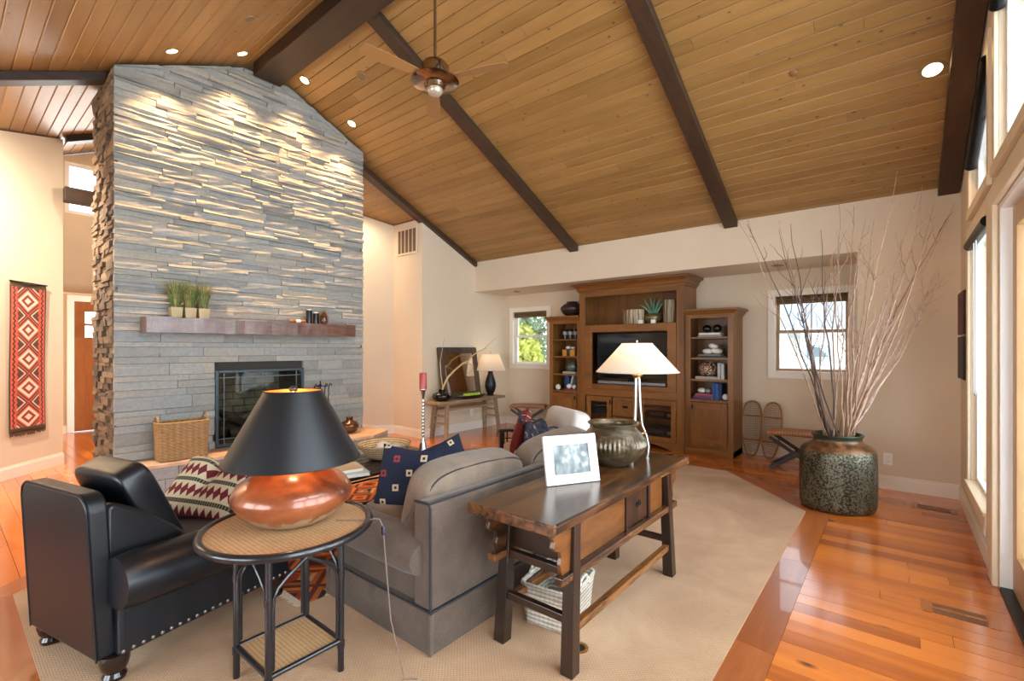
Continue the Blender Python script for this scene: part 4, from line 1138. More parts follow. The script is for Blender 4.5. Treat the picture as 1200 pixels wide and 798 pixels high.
# local: +y is where the chair faces
for sx in (-1, 1):
    for sy, hh in ((-0.34, 0.62), (0.34, 0.55)):
        BX(sx*0.36-0.025, sx*0.36+0.025, sy-0.025, sy+0.025, 0, hh).build('leg', m_espresso, a2, bevel=0.004)
    BX(sx*0.36-0.03, sx*0.36+0.03, -0.36, 0.38, 0.55, 0.58).build('arm', m_espresso, a2, bevel=0.006)
    for k in range(3): BX(sx*0.36-0.008, sx*0.36+0.008, -0.31, 0.31, 0.375+k*0.05, 0.387+k*0.05).build('lattice_bar', m_espresso, a2)
    for k in range(8): BX(sx*0.36-0.007, sx*0.36+0.007, -0.28+k*0.08-0.006, -0.28+k*0.08+0.006, 0.33, 0.55).build('lattice_bar', m_espresso, a2)
    BX(sx*0.36-0.02, sx*0.36+0.02, -0.32, 0.32, 0.27, 0.33).build('seat_rail', m_espresso, a2, bevel=0.003)
for sy in (-0.34, 0.34): BX(-0.335, 0.335, sy-0.02, sy+0.02, 0.27, 0.33).build('seat_rail', m_espresso, a2, bevel=0.003)
bb = MB(); bb.box(-0.33, 0.33, -0.36, -0.33, 0.33, 0.66); bb.build('back_panel', m_espresso, a2, bevel=0.005)
MB().sq((0, 0.03, 0.40), 0.32, 0.34, 0.07, 0.35, 0.3).build('seat_cushion', m_seat, a2, smooth=True)
MB().sq((0, 0, 0), 0.325, 0.10, 0.21, 0.4, 0.3, 36, 20, T(0, -0.20, 0.60) @ RX(radians(14))).build('back_cushion', m_pale, a2, smooth=True)
def kilim_red():
    M = NM('red_kilim_pillow'); x, y, z = M.xyz(); st_ = ((x*9).fract()); k = (y*26).tri()
    c = M.ramp(st_, [(0, (122, 34, 34)), (0.55, (96, 30, 30)), (0.72, (216, 190, 170)), (0.86, (70, 26, 28))], 'CONSTANT')
    c = M.mix(k.gt(0.55)*st_.gt(0.72)*st_.lt(0.86), c, (110, 40, 38)); return M.done(c, 0.9)
tag(MB().pillow(0.18, 0.20, 0.07).build('throw_pillow', kilim_red(), None, (-2.79, 3.56, 0.60), (radians(72), radians(18), radians(-60)), smooth=True), 'red striped kilim pillow on the carved armchair', 'pillow')
th = MB()
def thr(u, v):
    a = u; return (-0.02+0.52*(u-0.5)+0.03*sin(9*v+3*u), 0.62*(v-0.5), 0.02+0.05*sin(5*u)*cos(4*v)+0.035*sin(13*u+7*v)+0.03*cos(17*v-5*u))
th.grid(thr, 26, 26)
def shawl_mat():
    M = NM('dark_shawl'); n = M.noise(M.obj(), 18, 4); c = M.ramp(n, [(0.4, (30, 28, 38)), (0.58, (56, 50, 62)), (0.66, (176, 150, 120))]); return M.done(c, 0.95)
o = th.build('throw_blanket', shawl_mat(), None, (-2.46, 3.60, 0.59), (radians(18), radians(-12), radians(150)), smooth=True)
sm = o.modifiers.new('thick', 'SOLIDIFY'); sm.thickness = 0.012
tag(o, 'dark patterned shawl heaped over the seat of the carved armchair', 'blanket')

# ------------------------------------------------------------------ entertainment wall: three cabinet units
CB = 6.885                                           # back plane
def raised_panel(parent, x0, x1, z0, z1, y, name='door', fr=0.055, mat=None, glass=False):
    d = MB(); m = mat or m_cherry
    d.box(x0, x0+fr, y-0.022, y, z0, z1); d.box(x1-fr, x1, y-0.022, y, z0, z1); d.box(x0+fr, x1-fr, y-0.022, y, z0, z0+fr); d.box(x0+fr, x1-fr, y-0.022, y, z1-fr, z1)
    o = d.build(name, m, parent, bevel=0.003)
    if glass: BX(x0+fr, x1-fr, y-0.014, y-0.010, z0+fr, z1-fr).build('pane', glassmat('cabinet_glass', (225, 226, 230), 0.06) if 'cabinet_glass' not in bpy.data.materials else bpy.data.materials['cabinet_glass'], o)
    else: BX(x0+fr, x1-fr, y-0.012, y-0.002, z0+fr, z1-fr).build('panel', m, o); BX(x0+fr+.03, x1-fr-.03, y-0.018, y-0.012, z0+fr+.03, z1-fr-.03).build('raised_field', m, o, bevel=0.004)
    return o
def crown(parent, x0, x1, y0, z0, z1, pr=0.085, left=True, right=True):
    prof = [(0, z0), (0.012, z0), (0.016, z0+0.02), (0.03, z0+0.03), (0.04, z0+(z1-z0)*0.5), (pr*0.75, z1-0.03), (pr, z1-0.024), (pr, z1)]
    rings = []
    for o, z in prof: rings.append([(x0-(o if left else 0), CB, z), (x0-(o if left else 0), y0-o, z), (x1+(o if right else 0), y0-o, z), (x1+(o if right else 0), CB, z)])
    mb = MB(); vs = [p for r in rings for p in r]; n = len(rings); fs = []
    for k in range(n-1):
        for i in range(3): fs.append((k*4+i, k*4+i+1, k*4+i+5, k*4+i+4))
        fs.append((k*4+3, k*4, k*4+4, k*4+7))
    fs += [(0, 1, 2, 3), tuple((n-1)*4+i for i in range(4))]
    mb.add(vs, fs).build('crown', m_cherryh, parent, smooth=25)
SH = [1.563, 1.288, 1.002, 0.735]
def bookcase(name, label, x0, x1, dleft):
    t = thing(name, label, 'cabinet'); y0 = 6.42; st_ = 0.068; top = 1.90
    for a in (x0, x1-0.02): BX(a, a+0.02, y0+0.02, CB, 0.0, top).build('side', m_cherry, t)
    BX(x0+0.02, x1-0.02, CB-0.012, CB, 0.09, top).build('back', m_cherry, t)
    f = MB(); f.box(x0, x0+st_, y0, y0+0.02, 0.09, top); f.box(x1-st_, x1, y0, y0+0.02, 0.09, top); f.box(x0+st_, x1-st_, y0, y0+0.02, 1.81, top); f.box(x0+st_, x1-st_, y0, y0+0.02, 0.70, 0.735); f.box(x0+st_, x1-st_, y0, y0+0.02, 0.09, 0.125)
    f.build('face_frame', m_cherry, t, bevel=0.002)
    BX(x0+0.02, x1-0.02, y0+0.02, CB-0.012, top-0.02, top).build('top', m_cherryh, t)
    for z in SH: BX(x0+0.02, x1-0.02, y0+0.022, CB-0.012, z-0.024, z).build('shelf', m_cherryh, t)
    d = raised_panel(t, x0+st_+0.004, x1-st_-0.004, 0.129, 0.696, y0-0.001)
    xk = x0+st_+0.03 if not dleft else x1-st_-0.03
    MB().prism([(y0-0.024, 0.60), (y0-0.034, 0.615), (y0-0.034, 0.645), (y0-0.024, 0.66)], 'x', xk-0.008, xk+0.008).build('handle', m_black, d)
    pl = MB(); pl.box(x0-0.0, x1+0.0, y0-0.03, CB, 0.0, 0.09); pl.build('plinth', m_cherryh, t, bevel=0.006)
    crown(t, x0, x1, y0, 1.84, 1.93, 0.07, left=(dleft), right=not dleft)
    return t
bookcase('bookcase', 'narrow cherry bookcase unit right of the television cabinet', -2.205, -1.60, False)
bookcase('bookcase', 'narrow cherry bookcase unit left of the television cabinet beside the window', -4.43, -3.835, True)
tv = thing('television_cabinet', 'tall cherry cabinet unit with television niche and glass doors', 'cabinet')
x0, x1, y0, top = -3.83, -2.21, 6.37, 2.30
for a in (x0, x1-0.025): BX(a, a+0.025, y0+0.025, CB, 0, top).build('side', m_cherry, tv)
BX(x0+0.025, x1-0.025, CB-0.012, CB, 0, top).build('back', m_cherry, tv)
s1 = 0.10
for q in (x0, x1-s1): BX(q, q+s1, y0, y0+0.025, 0.0, top).build('face_stile', m_cherry, tv, bevel=0.004)
for (z0, z1) in ((2.20, top), (0.70, 0.80)): BX(x0+s1, x1-s1, y0, y0+0.025, z0, z1).build('face_rail', m_cherryh, tv, bevel=0.003)
f = MB(); a, b = x0+s1+0.002, x1-s1-0.002
f.box(a, a+0.12, y0-0.012, y0+0.02, 0.80, 1.765); f.box(b-0.12, b, y0-0.012, y0+0.02, 0.80, 1.765); f.box(a+0.12, b-0.12, y0-0.012, y0+0.02, 1.655, 1.765); f.box(a+0.12, b-0.12, y0-0.012, y0+0.02, 0.80, 0.875)
f.build('television_surround', m_cherryh, tv, bevel=0.004)
for z in (1.765, 0.865, 0.70): BX(x0+0.025, x1-0.025, y0+0.026, CB-0.012, z-0.028, z).build('shelf', m_cherryh, tv)
BX(x0+0.025, x1-0.025, y0+0.025, CB, top-0.02, top).build('top', m_cherryh, tv)
gd1 = raised_panel(tv, -3.692, -3.27, 0.17, 0.69, y0+0.0, 'glass_door', 0.075, None, True)
gd2 = raised_panel(tv, -2.83, -2.312, 0.12, 0.69, y0+0.0, 'glass_door', 0.065, None, True)
for d, xk in ((gd1, -3.29), (gd2, -2.80)): MB().prism([(y0-0.022, 0.58), (y0-0.032, 0.595), (y0-0.032, 0.63), (y0-0.022, 0.645)], 'x', xk-0.008, xk+0.008).build('handle', m_black, d)
for i, (z0, z1) in enumerate(((0.42, 0.69), (0.14, 0.40))):
    d = raised_panel(tv, -3.25, -2.85, z0, z1, y0, 'drawer', 0.05)
    BX(-3.09, -3.01, y0-0.03, y0-0.018, (z0+z1)/2-0.012, (z0+z1)/2+0.02).build('cup_pull', m_black, d, bevel=0.005)
f = MB(); f.box(x0+0.1, x0+0.135, y0, y0+0.025, 0.12, 0.70)
ar = [(x0+s1, 0.16), (x0+s1, 0.0), (x0+s1+0.06, 0.0)]
for i in range(13):
    q = i/12; ar.append((x0+s1+0.06+(x1-x0-2*s1-0.12)*q, 0.10*sin(pi*q)**0.7))
ar += [(x1-s1-0.06, 0.0), (x1-s1, 0.0), (x1-s1, 0.16)]
MB().prism(ar, 'y', y0+0.001, y0+0.024).build('arched_toe_board', m_cherryh, tv)
for z in (0.16, 0.42, 0.56): BX(x0+0.03, x1-0.03, y0+0.03, CB-0.015, z-0.018, z).build('shelf', m_cherryh, tv)
crown(tv, x0, x1, y0, 2.27, 2.40, 0.10)
# television
tvs = thing('television', 'flat black television in the cherry cabinet behind the white lamp shade', 'television', (-3.02, 6.46, 0.8655))
BX(-0.555, 0.555, 0, 0.05, 0.10, 0.77).build('bezel', plain('gloss_black', (12, 12, 14), 0.12), tvs, bevel=0.006)
BX(-0.525, 0.525, -0.003, 0.0, 0.125, 0.74).build('screen', plain('dark_screen', (8, 9, 12), 0.08), tvs)
BX(-0.53, 0.53, -0.012, 0.05, 0.012, 0.055).build('speaker_bar', plain('silver_bar', (150, 152, 156), 0.35, 0.5), tvs, bevel=0.005)
BX(-0.2, 0.2, 0.0, 0.12, 0.0, 0.012).build('foot', m_black, tvs)
BX(-0.05, 0.05, 0.02, 0.05, 0.012, 0.10).build('neck', m_black, tvs)
def device(label, x0, x1, z, h):
    d = thing('media_box', label, 'electronics', ((x0+x1)/2, 6.62, z)); w_ = (x1-x0)/2
    BX(-w_, w_, -0.14, 0.16, 0.006, h).build('case', m_black, d, bevel=0.004)
    BX(-w_*0.7, w_*0.3, -0.142, -0.14, h*0.35, h*0.75).build('display', plain('device_front', (92, 96, 104), 0.3, 0.6), d)
    MB().cyl((w_*0.7, -0.14, h*0.5), (w_*0.7, -0.155, h*0.5), h*0.22, n=16).build('knob', m_steel, d)
    for a in (-w_*0.8, w_*0.8): MB().cyl((a, 0, 0), (a, 0, 0.006), 0.012, n=8).build('foot', m_black, d)
device('silver fronted player on the middle shelf behind the left glass door', -3.66, -3.31, 0.421, 0.07)
device('black media box on the upper shelf behind the left glass door', -3.66, -3.31, 0.561, 0.06)
device('wide receiver on the middle shelf behind the right glass door', -2.79, -2.39, 0.421, 0.11)
device('black box on the bottom shelf behind the right glass door', -2.79, -2.39, 0.161, 0.13)

# ------------------------------------------------------------------ things on the cabinet shelves
SY = 6.56
def ball(name, label, cat, x, y, z, r, mat, sq=1.0, group=None):
    o = MB().sq((0, 0, r*sq), r, r, r*sq, 1, 1, 22, 14).build(name, mat, None, (x, y, z), smooth=True)
    return tag(o, label, cat, group)
m_gloss = plain('black_ceramic', (14, 13, 15), 0.15)
m_ivory = plain('ivory_stone', (232, 226, 214), 0.6, var=0.05)
m_greyst = plain('grey_stone', (150, 156, 158), 0.6, var=0.1)
# right bookcase
book('book', 'lower grey book under the two black spheres', (-1.90, SY, SH[0]+.001), radians(90), 0.20, 0.30, 0.026, (142, 140, 138))
book('book', 'white book directly under the two black spheres', (-1.905, SY, SH[0]+.028), radians(88), 0.18, 0.27, 0.026, (222, 218, 210))
ball('ornament_ball', 'left black ceramic sphere on the top shelf of the right bookcase', 'ornament', -1.965, SY, SH[0]+.055, 0.055, m_gloss)
ball('ornament_ball', 'right black ceramic sphere on the top shelf of the right bookcase', 'ornament', -1.835, SY, SH[0]+.055, 0.055, m_gloss)
book('book', 'black book at the bottom under the white carved stones', (-1.90, SY, SH[1]+.001), radians(90), 0.22, 0.34, 0.022, (40, 42, 42))
book('book', 'greenish grey book on top under the white carved stones', (-1.91, SY, SH[1]+.024), radians(92), 0.19, 0.27, 0.022, (110, 116, 108))
for i, (dx, dz, s, l) in enumerate(((-0.05, 0, 0.062, 'lower left white carved stone on the second shelf books'), (0.055, 0, 0.066, 'lower right white carved stone on the second shelf books'), (0.01, 0.075, 0.055, 'white carved stone lying on top of two others'))):
    tag(MB().sq((0, 0, s*0.58), s*1.15, s*0.8, s*0.58, 0.8, 0.8, 20, 12).build('stone', m_ivory, None, (-1.90+dx, SY, SH[1]+.047+dz), (0.0, 0.12*i, 0.4*i), smooth=True), l, 'ornament')
tag(MB().tube([(0, -0.02, 0), (0.015, -0.03, 0.06), (0.03, -0.02, 0.12), (0.06, -0.02, 0.0)], 0.005, 6).build('easel', m_black, None, (-1.76, SY-0.06, SH[1]+.006), smooth=True), 'small black wire easel beside the white carved stones', 'stand')
book('book', 'flat grey book under the round swirled pot', (-1.95, SY, SH[2]+.001), radians(90), 0.20, 0.27, 0.035, (160, 154, 146))
def swirl():
    M = NM('swirl_pot'); x, y, z = M.xyz(); n = M.noise(M.map((1, 1, 1)), 9, 1, 0.4, 2.5); c = M.ramp(n, [(0.44, (74, 40, 28)), (0.48, (206, 180, 148)), (0.52, (206, 180, 148)), (0.56, (110, 60, 40))]); return M.done(c, 0.35)
tag(MB().lathe([(0, 0), (0.06, 0), (0.10, 0.03), (0.118, 0.08), (0.112, 0.13), (0.08, 0.17), (0.04, 0.19), (0.036, 0.18), (0.06, 0.15), (0, 0.02)], n=32).build('pot', swirl(), None, (-1.955, SY, SH[2]+.037), smooth=50), 'round brown pot with pale swirls on the third shelf', 'pot')
book('book', 'left grey upright book beside the swirled pot', (-1.795, SY-0.06, SH[2]+.001), 0, 0.16, 0.215, 0.038, (176, 180, 178), True)
book('book', 'right silver upright book beside the swirled pot', (-1.752, SY-0.06, SH[2]+.001), 0, 0.15, 0.205, 0.034, (204, 206, 204), True)
for i, (c, l) in enumerate((((70, 50, 110), 'violet book at the bottom of the low shelf stack'), ((122, 44, 60), 'wine red book in the middle of the low shelf stack'), ((150, 62, 84), 'pink red book on top of the low shelf stack'))):
    book('book', l, (-2.0+0.006*i, SY, SH[3]+.001+0.024*i), radians(90+3*i), 0.19-0.008*i, 0.25-0.015*i, 0.0235, c)
ball('egg', 'left pale stone egg on the red books', 'ornament', -2.035, SY, SH[3]+.074, 0.05, m_ivory, 0.7)
ball('egg', 'right grey stone egg on the red books', 'ornament', -1.95, SY, SH[3]+.074, 0.042, m_greyst, 0.75)
for i, (c, l) in enumerate((((28, 62, 118), 'left blue upright book on the low shelf'), ((36, 84, 150), 'middle blue upright book on the low shelf'), ((20, 42, 92), 'right dark blue upright book on the low shelf'))):
    book('book', l, (-1.865+0.042*i, SY-0.06, SH[3]+.001), 0, 0.16, 0.22-0.006*i, 0.038, c, True)
ball('ornament_ball', 'dark grey stone ball right of the blue books', 'ornament', -1.735, SY+0.04, SH[3]+.001, 0.045, plain('dark_ball', (52, 54, 56), 0.4))
ball('ornament_ball', 'white marble ball at the right end of the low shelf', 'ornament', -1.71, SY-0.07, SH[3]+.001, 0.042, m_ivory)
# left bookcase
for i, x in enumerate((-4.215, -4.115, -4.015)):
    M_ = m_gloss
    o = thing('cup', ('left', 'middle', 'right')[i]+' black cup with pale band on the top shelf of the left bookcase', 'cup', (x, SY, SH[0]+.001))
    MB().lathe([(0, 0), (0.032, 0), (0.036, 0.06), (0.042, 0.15), (0.045, 0.16), (0.039, 0.155), (0.032, 0.06), (0, 0.01)], n=24).build('body', m_gloss, o, smooth=50)
    MB().lathe([(0.0372, 0.07), (0.0420, 0.125)], n=24).build('band', plain('pale_band', (140, 140, 130), 0.4, var=0.4, vs=40) if i == 0 else bpy.data.materials['pale_band'], o, smooth=True)
bxo = thing('box', 'yellow lidded box with dark strap in the left bookcase', 'box', (-4.11, SY, SH[1]+.001))
BX(-0.115, 0.115, -0.07, 0.07, 0, 0.075).build('body', plain('yellow_box', (196, 138, 52), 0.5, var=0.1), bxo, bevel=0.003)
BX(-0.118, 0.118, -0.073, 0.073, 0.075, 0.105).build('lid', bpy.data.materials['yellow_box'], bxo, bevel=0.003)
BX(-0.03, 0.03, -0.076, 0.076, 0.002, 0.108).build('strap', plain('brown_strap', (70, 46, 34), 0.6), bxo)
ball('shell', 'left white shell on the yellow box', 'ornament', -4.15, SY, SH[1]+.110, 0.045, m_ivory, 0.6)
ball('shell', 'right white shell on the yellow box', 'ornament', -4.065, SY+0.01, SH[1]+.110, 0.038, m_ivory, 0.6)
tag(BX(-0.12, 0.12, -0.08, 0.08, 0, 0.035).build('block', plain('grey_box', (168, 166, 158), 0.6), None, (-4.09, SY, SH[2]+.001), bevel=0.003), 'grey flat box under the green pot', 'box')
tag(MB().lathe([(0, 0), (0.05, 0), (0.09, 0.03), (0.105, 0.08), (0.09, 0.13), (0.06, 0.155), (0.07, 0.17), (0.062, 0.168), (0.05, 0.15), (0, 0.02)], n=32).build('pot', plain('green_glaze', (86, 96, 82), 0.3, var=0.3), None, (-4.08, SY, SH[2]+.037), smooth=50), 'round grey green pot on the third shelf of the left bookcase', 'pot')
book('book', 'flat red book on the low shelf of the left bookcase', (-4.06, SY-0.02, SH[3]+.001), radians(90), 0.19, 0.22, 0.022, (132, 58, 66))
for i, (c, l, tl) in enumerate((((40, 74, 120), 'dark blue upright book in the left bookcase', 0.0), ((56, 96, 148), 'mid blue upright book in the left bookcase', 0.0), ((206, 208, 210), 'pale leaning book beside the blue ones in the left bookcase', 0.22))):
    book('book', l, (-4.225+0.042*i+(0.01 if i == 2 else 0), SY+0.03, SH[3]+(.001 if i < 2 else .031)), 0, 0.14, 0.215, 0.036, c, True, tl)
ball('shell', 'white shell ball at the left end of the low shelf', 'ornament', -4.30, SY-0.08, SH[3]+.001, 0.045, m_ivory)
ball('shell', 'larger white ball on the flat red book', 'ornament', -4.10, SY-0.06, SH[3]+.024, 0.042, m_ivory)
ball('shell', 'smaller white ball on the flat red book', 'ornament', -4.01, SY-0.05, SH[3]+.024, 0.036, m_ivory)
tag(MB().lathe([(0, 0), (0.08, 0), (0.15, 0.05), (0.19, 0.11), (0.19, 0.15), (0.14, 0.20), (0.085, 0.225), (0.095, 0.245), (0.08, 0.245), (0.07, 0.22), (0, 0.05)], n=40, sx=1).build('jar', plain('dark_brown_glaze', (52, 36, 32), 0.28, var=0.2), None, (-4.12, 6.62, 1.931), smooth=50), 'dark brown round jar on top of the left bookcase', 'jar')
# niche of the centre unit
def striped():
    M = NM('striped_glaze'); n = M.noise(M.map((30, 30, 1.5)), 1.4, 3, 0.5); c = M.ramp(n, [(0.36, (70, 52, 36)), (0.5, (168, 146, 110)), (0.64, (206, 190, 156))]); return M.done(c, 0.4)
m_str = striped(); NZ = 1.7655
tag(MB().lathe([(0, 0), (0.165, 0), (0.17, 0.11), (0.165, 0.22), (0.155, 0.222), (0.155, 0.02), (0, 0.02)], n=36, sy=0.55).build('vase', m_str, None, (-3.03, 6.60, NZ), smooth=40), 'wide oval vase with vertical stripes in the cabinet niche', 'vase')
tag(MB().lathe([(0, 0), (0.085, 0), (0.09, 0.16), (0.085, 0.335), (0.075, 0.337), (0.075, 0.02), (0, 0.02)], n=30, sy=0.6).build('vase', m_str, None, (-2.50, 6.62, NZ), smooth=40), 'tall narrow striped vase at the right of the cabinet niche', 'vase')
ag = thing('potted_agave', 'spiky green plant in a brass bowl in the cabinet niche', 'plant', (-2.735, 6.62, NZ))
MB().lathe([(0, 0), (0.07, 0), (0.10, 0.03), (0.125, 0.08), (0.12, 0.12), (0.10, 0.14), (0.105, 0.15), (0.09, 0.15), (0.1, 0.1), (0, 0.09)], n=32).build('bowl', plain('brass_bowl', (128, 112, 72), 0.3, 0.6, var=0.2), ag, smooth=50)
m_agave = plain('agave_green', (98, 148, 118), 0.5, var=0.2)
for i in range(13):
    a = 2.4*i; tl = 0.25+0.045*i*(0.6+0.4*random.random()); L = random.uniform(0.24, 0.34); pts = []; n = 7; w_ = 0.016
    mb = MB()
    for k in range(n):
        q = k/(n-1); r_ = 0.02+L*q*sin(tl*(0.6+0.6*q)); zz = 0.11+L*q*cos(tl*(0.6+0.5*q)); pts.append((r_*cos(a), r_*sin(a), min(zz, 0.42)))
    mb.tube(pts, [w_, w_*1.1, w_, w_*0.85, w_*0.65, w_*0.4, 0.001], 5); mb.build('leaf', m_agave, ag, smooth=True)
for i, x in enumerate((-2.855, -2.665)):
    tag(BX(-0.035, 0.035, -0.015, 0.015, 0, 0.055).build('block', m_white, None, (x, 6.45, NZ), bevel=0.003), ('left', 'right')[i]+' small white block in front of the spiky plant', 'ornament')

# ------------------------------------------------------------------ bench by the left alcove wall and its things
m_elm = wood('pale_weathered_elm', (122, 98, 70), (176, 150, 116), 1, 0.5, 9, 1.4, 0.15)
bn = thing('bench', 'long pale weathered wooden bench against the white wall', 'bench', (-5.545, 5.62, 0))
BX(-0.185, 0.185, -0.78, 0.78, 0.545, 0.59).build('top', m_elm, bn, bevel=0.006)
for sy in (-1, 1):
    for sx in (-1, 1):
        l = MB(); t0 = (sx*0.125, sy*0.57); b0 = (sx*0.165, sy*0.62); h_ = 0.026
        vs = [(t0[0]+a*h_, t0[1]+b*h_, 0.545) for a, b in ((-1,-1),(1,-1),(1,1),(-1,1))]+[(b0[0]+a*h_, b0[1]+b*h_, 0) for a, b in ((-1,-1),(1,-1),(1,1),(-1,1))]
        l.add(vs, [(0,1,2,3), (4,5,6,7), (0,1,5,4), (1,2,6,5), (2,3,7,6), (3,0,4,7)]); l.build('leg', m_elm, bn, bevel=0.004)
    for z in (0.22, 0.34): BX(-0.13, 0.13, sy*0.60-0.012, sy*0.60+0.012, z, z+0.03).build('rung', m_elm, bn, bevel=0.003)
for sx in (-1, 1): BX(sx*0.128-0.014, sx*0.128+0.014, -0.55, 0.55, 0.43, 0.47).build('rail', m_elm, bn, bevel=0.003)
mr = thing('mirror', 'rough dark wood framed mirror leaning on the wall above the bench', 'mirror', (-5.575, 5.56, 0.591))
tl = RY(radians(-9)); fw = 0.10
m_rustic = wood('rustic_frame', (44, 34, 26), (96, 76, 56), 2, 0.7, 9, 1.6, 0.2, 0.3)
for (a, b, c, d) in ((-0.44, -0.44+fw, 0, 0.85), (0.44-fw, 0.44, 0, 0.85), (-0.44+fw, 0.44-fw, 0, fw), (-0.44+fw, 0.44-fw, 0.85-fw, 0.85)):
    MB().box(-0.03, 0.01, a, b, c, d, tl).build('frame_board', m_rustic, mr, bevel=0.004)
MB().box(-0.02, -0.005, -0.44+fw, 0.44-fw, fw, 0.85-fw, tl).build('glass', plain('mirror_silver', (225, 225, 225), 0.02, 1), mr)
pt = thing('pot', 'squat black glossy pot at the near end of the bench', 'pot', (-5.50, 5.02, 0.591))
MB().lathe([(0, 0), (0.08, 0), (0.135, 0.03), (0.155, 0.07), (0.14, 0.11), (0.09, 0.135), (0.05, 0.142), (0.052, 0.17), (0.062, 0.178), (0.045, 0.176), (0.04, 0.13), (0, 0.06)], n=36).build('body', m_gloss, pt, smooth=50)
br = MB()
br.tube([(-5.50, 5.02, 0.67), (-5.49, 5.03, 0.80), (-5.47, 5.12, 0.96), (-5.45, 5.25, 1.07), (-5.44, 5.42, 1.17), (-5.44, 5.55, 1.21), (-5.45, 5.62, 1.28), (-5.46, 5.78, 1.35), (-5.47, 5.95, 1.40), (-5.48, 6.15, 1.52), (-5.5, 6.35, 1.62)], [.014, .014, .016, .015, .016, .013, .012, .010, .008, .005, .002], 8)
br.tube([(-5.44, 5.42, 1.17), (-5.42, 5.55, 1.17), (-5.42, 5.63, 1.12)], [.010, .007, .003], 6)
br.tube([(-5.49, 5.03, 0.80), (-5.50, 5.0, 1.0), (-5.52, 5.0, 1.2), (-5.53, 5.06, 1.42), (-5.53, 5.10, 1.6)], [.008, .007, .006, .004, .002], 6)
br.tube([(-5.47, 5.95, 1.40), (-5.46, 6.05, 1.42), (-5.45, 6.2, 1.40)], [.005, .003, .002], 6)
tag(br.build('branch', plain('pale_driftwood', (206, 180, 128), 0.7, var=0.15), None, smooth=True), 'pale driftwood branch standing in the black pot before the mirror', 'branch')
tr = thing('tray', 'long dark wooden tray in front of the leaning mirror', 'tray', (-5.43, 5.62, 0.591))
def trf(u, v):
    a = 2*pi*u; k = 0.55+0.45*v; return (0.085*k*cos(a), 0.33*k*sin(a), 0.004+0.05*v*v)
mb = MB().grid(trf, 40, 5, cu=True); mb.f.append(tuple(i*5 for i in range(40))); o = mb.build('body', m_espresso, tr, smooth=50)
sm = o.modifiers.new('thick', 'SOLIDIFY'); sm.thickness = 0.006
m_apple = plain('green_apple', (176, 206, 40), 0.3, var=0.12)
for i in range(5):
    t = thing('apple', ('first', 'second', 'third', 'fourth', 'fifth')[i]+' green apple from the left in the dark tray', 'apple', (-5.43, 5.46+i*0.078, 0.612))
    MB().lathe([(0, 0.012), (0.015, 0.002), (0.028, 0.008), (0.036, 0.03), (0.036, 0.046), (0.025, 0.064), (0.012, 0.068), (0, 0.060)], n=18).build('flesh', m_apple, t, smooth=True)
    MB().tube([(0, 0, 0.06), (0.003, 0, 0.078)], 0.002, 5).build('stem', m_darkwood, t)
bl = thing('table_lamp', 'slim black vase lamp with cream shade at the far end of the bench', 'lamp', (-5.53, 6.19, 0.591))
MB().lathe([(0, 0), (0.06, 0), (0.066, 0.012), (0.05, 0.02), (0.075, 0.07), (0.098, 0.15), (0.098, 0.21), (0.075, 0.30), (0.05, 0.37), (0.04, 0.41), (0.05, 0.42), (0.02, 0.43), (0, 0.43)], n=36).build('base', m_shadeblack, bl, smooth=50)
MB().cyl((0, 0, 0.43), (0, 0, 0.76), 0.006).build('stem', m_brass, bl)
shade(bl, 0.265, 0.44, 0.15, 0.72, shademat('cream_shade', (244, 232, 214), (246, 220, 190)), None)
fin = MB(); fin.sq((0, 0, 0.765), 0.012, 0.012, 0.012, 1, 1, 10, 8)
for k in range(3): fin.cyl((0, 0, 0.715), (0.15*cos(2.1*k), 0.15*sin(2.1*k), 0.718), 0.002, n=5)
fin.build('finial', m_brass, bl, smooth=True)
bulb(bl, 0.56, 1.2, (1, 0.80, 0.58), 0.022)

# ------------------------------------------------------------------ two X frame stools, snowshoes
def saddle_mat():
    M = NM('woven_leather_seat'); x, y, z = M.xyz(); a = (x*34).tri(); b = (y*34).tri(); n = M.noise(M.obj(), 9, 3)
    c = M.ramp(a*0.3+b*0.3+n*0.4, [(0.25, (110, 66, 38)), (0.55, (170, 110, 68)), (0.8, (196, 136, 88))]); M.bump(a*b, 0.6, 0.004); return M.done(c, 0.5)
m_saddle = saddle_mat()
def stool(label, loc, rz):
    t = thing('x_stool', label, 'stool', loc, rz)
    s = MB()
    def f(u, v):
        a = 2*u-1; b = 2*pi*v; th_ = 0.028; e = 0.4
        return (a*0.30, 0.19*math.copysign(abs(cos(b))**e, cos(b))*(1 if abs(a) < .97 else 0.95), 0.405+0.03*a*a*0.3+0.02*(1-a*a)+th_*math.copysign(abs(sin(b))**0.7, sin(b)))
    s.grid(f, 18, 24, cv=True); s.f += [tuple(range(24)), tuple(range(17*24, 18*24))]; s.build('seat', m_saddle, t, smooth=50)
    for sy in (-1, 1):
        for sx in (-1, 1):
            d = Vector((sx*0.56, 0, 0.37)); L = d.length; ang = math.atan2(0.37, sx*0.56)
            M_ = T(0, sy*0.155+sx*0.009, 0.19) @ RY(-ang)
            MB().box(-L/2, L/2, -0.008, 0.008, -0.02, 0.02, M_).build('cross_leg', m_espresso, t, bevel=0.003)
    MB().cyl((0, -0.16, 0.19), (0, 0.16, 0.19), 0.012).build('pivot_rod', m_espresso, t, smooth=True)
    for sx in (-1, 1): BX(sx*0.27-0.012, sx*0.27+0.012, -0.14, 0.14, 0.005, 0.03).build('foot_rail', m_espresso, t, bevel=0.003)
    return t
stool('X frame stool with brown leather seat below the left alcove window', (-4.93, 6.50, 0.0), radians(28))
stool('X frame stool with brown woven seat between snowshoes and copper pot', (-0.88, 6.37, 0.0), radians(4))
m_ash = plain('bent_ash', (146, 98, 48), 0.45, var=0.15)
m_gut = plain('rawhide_lacing', (140, 108, 70), 0.6)
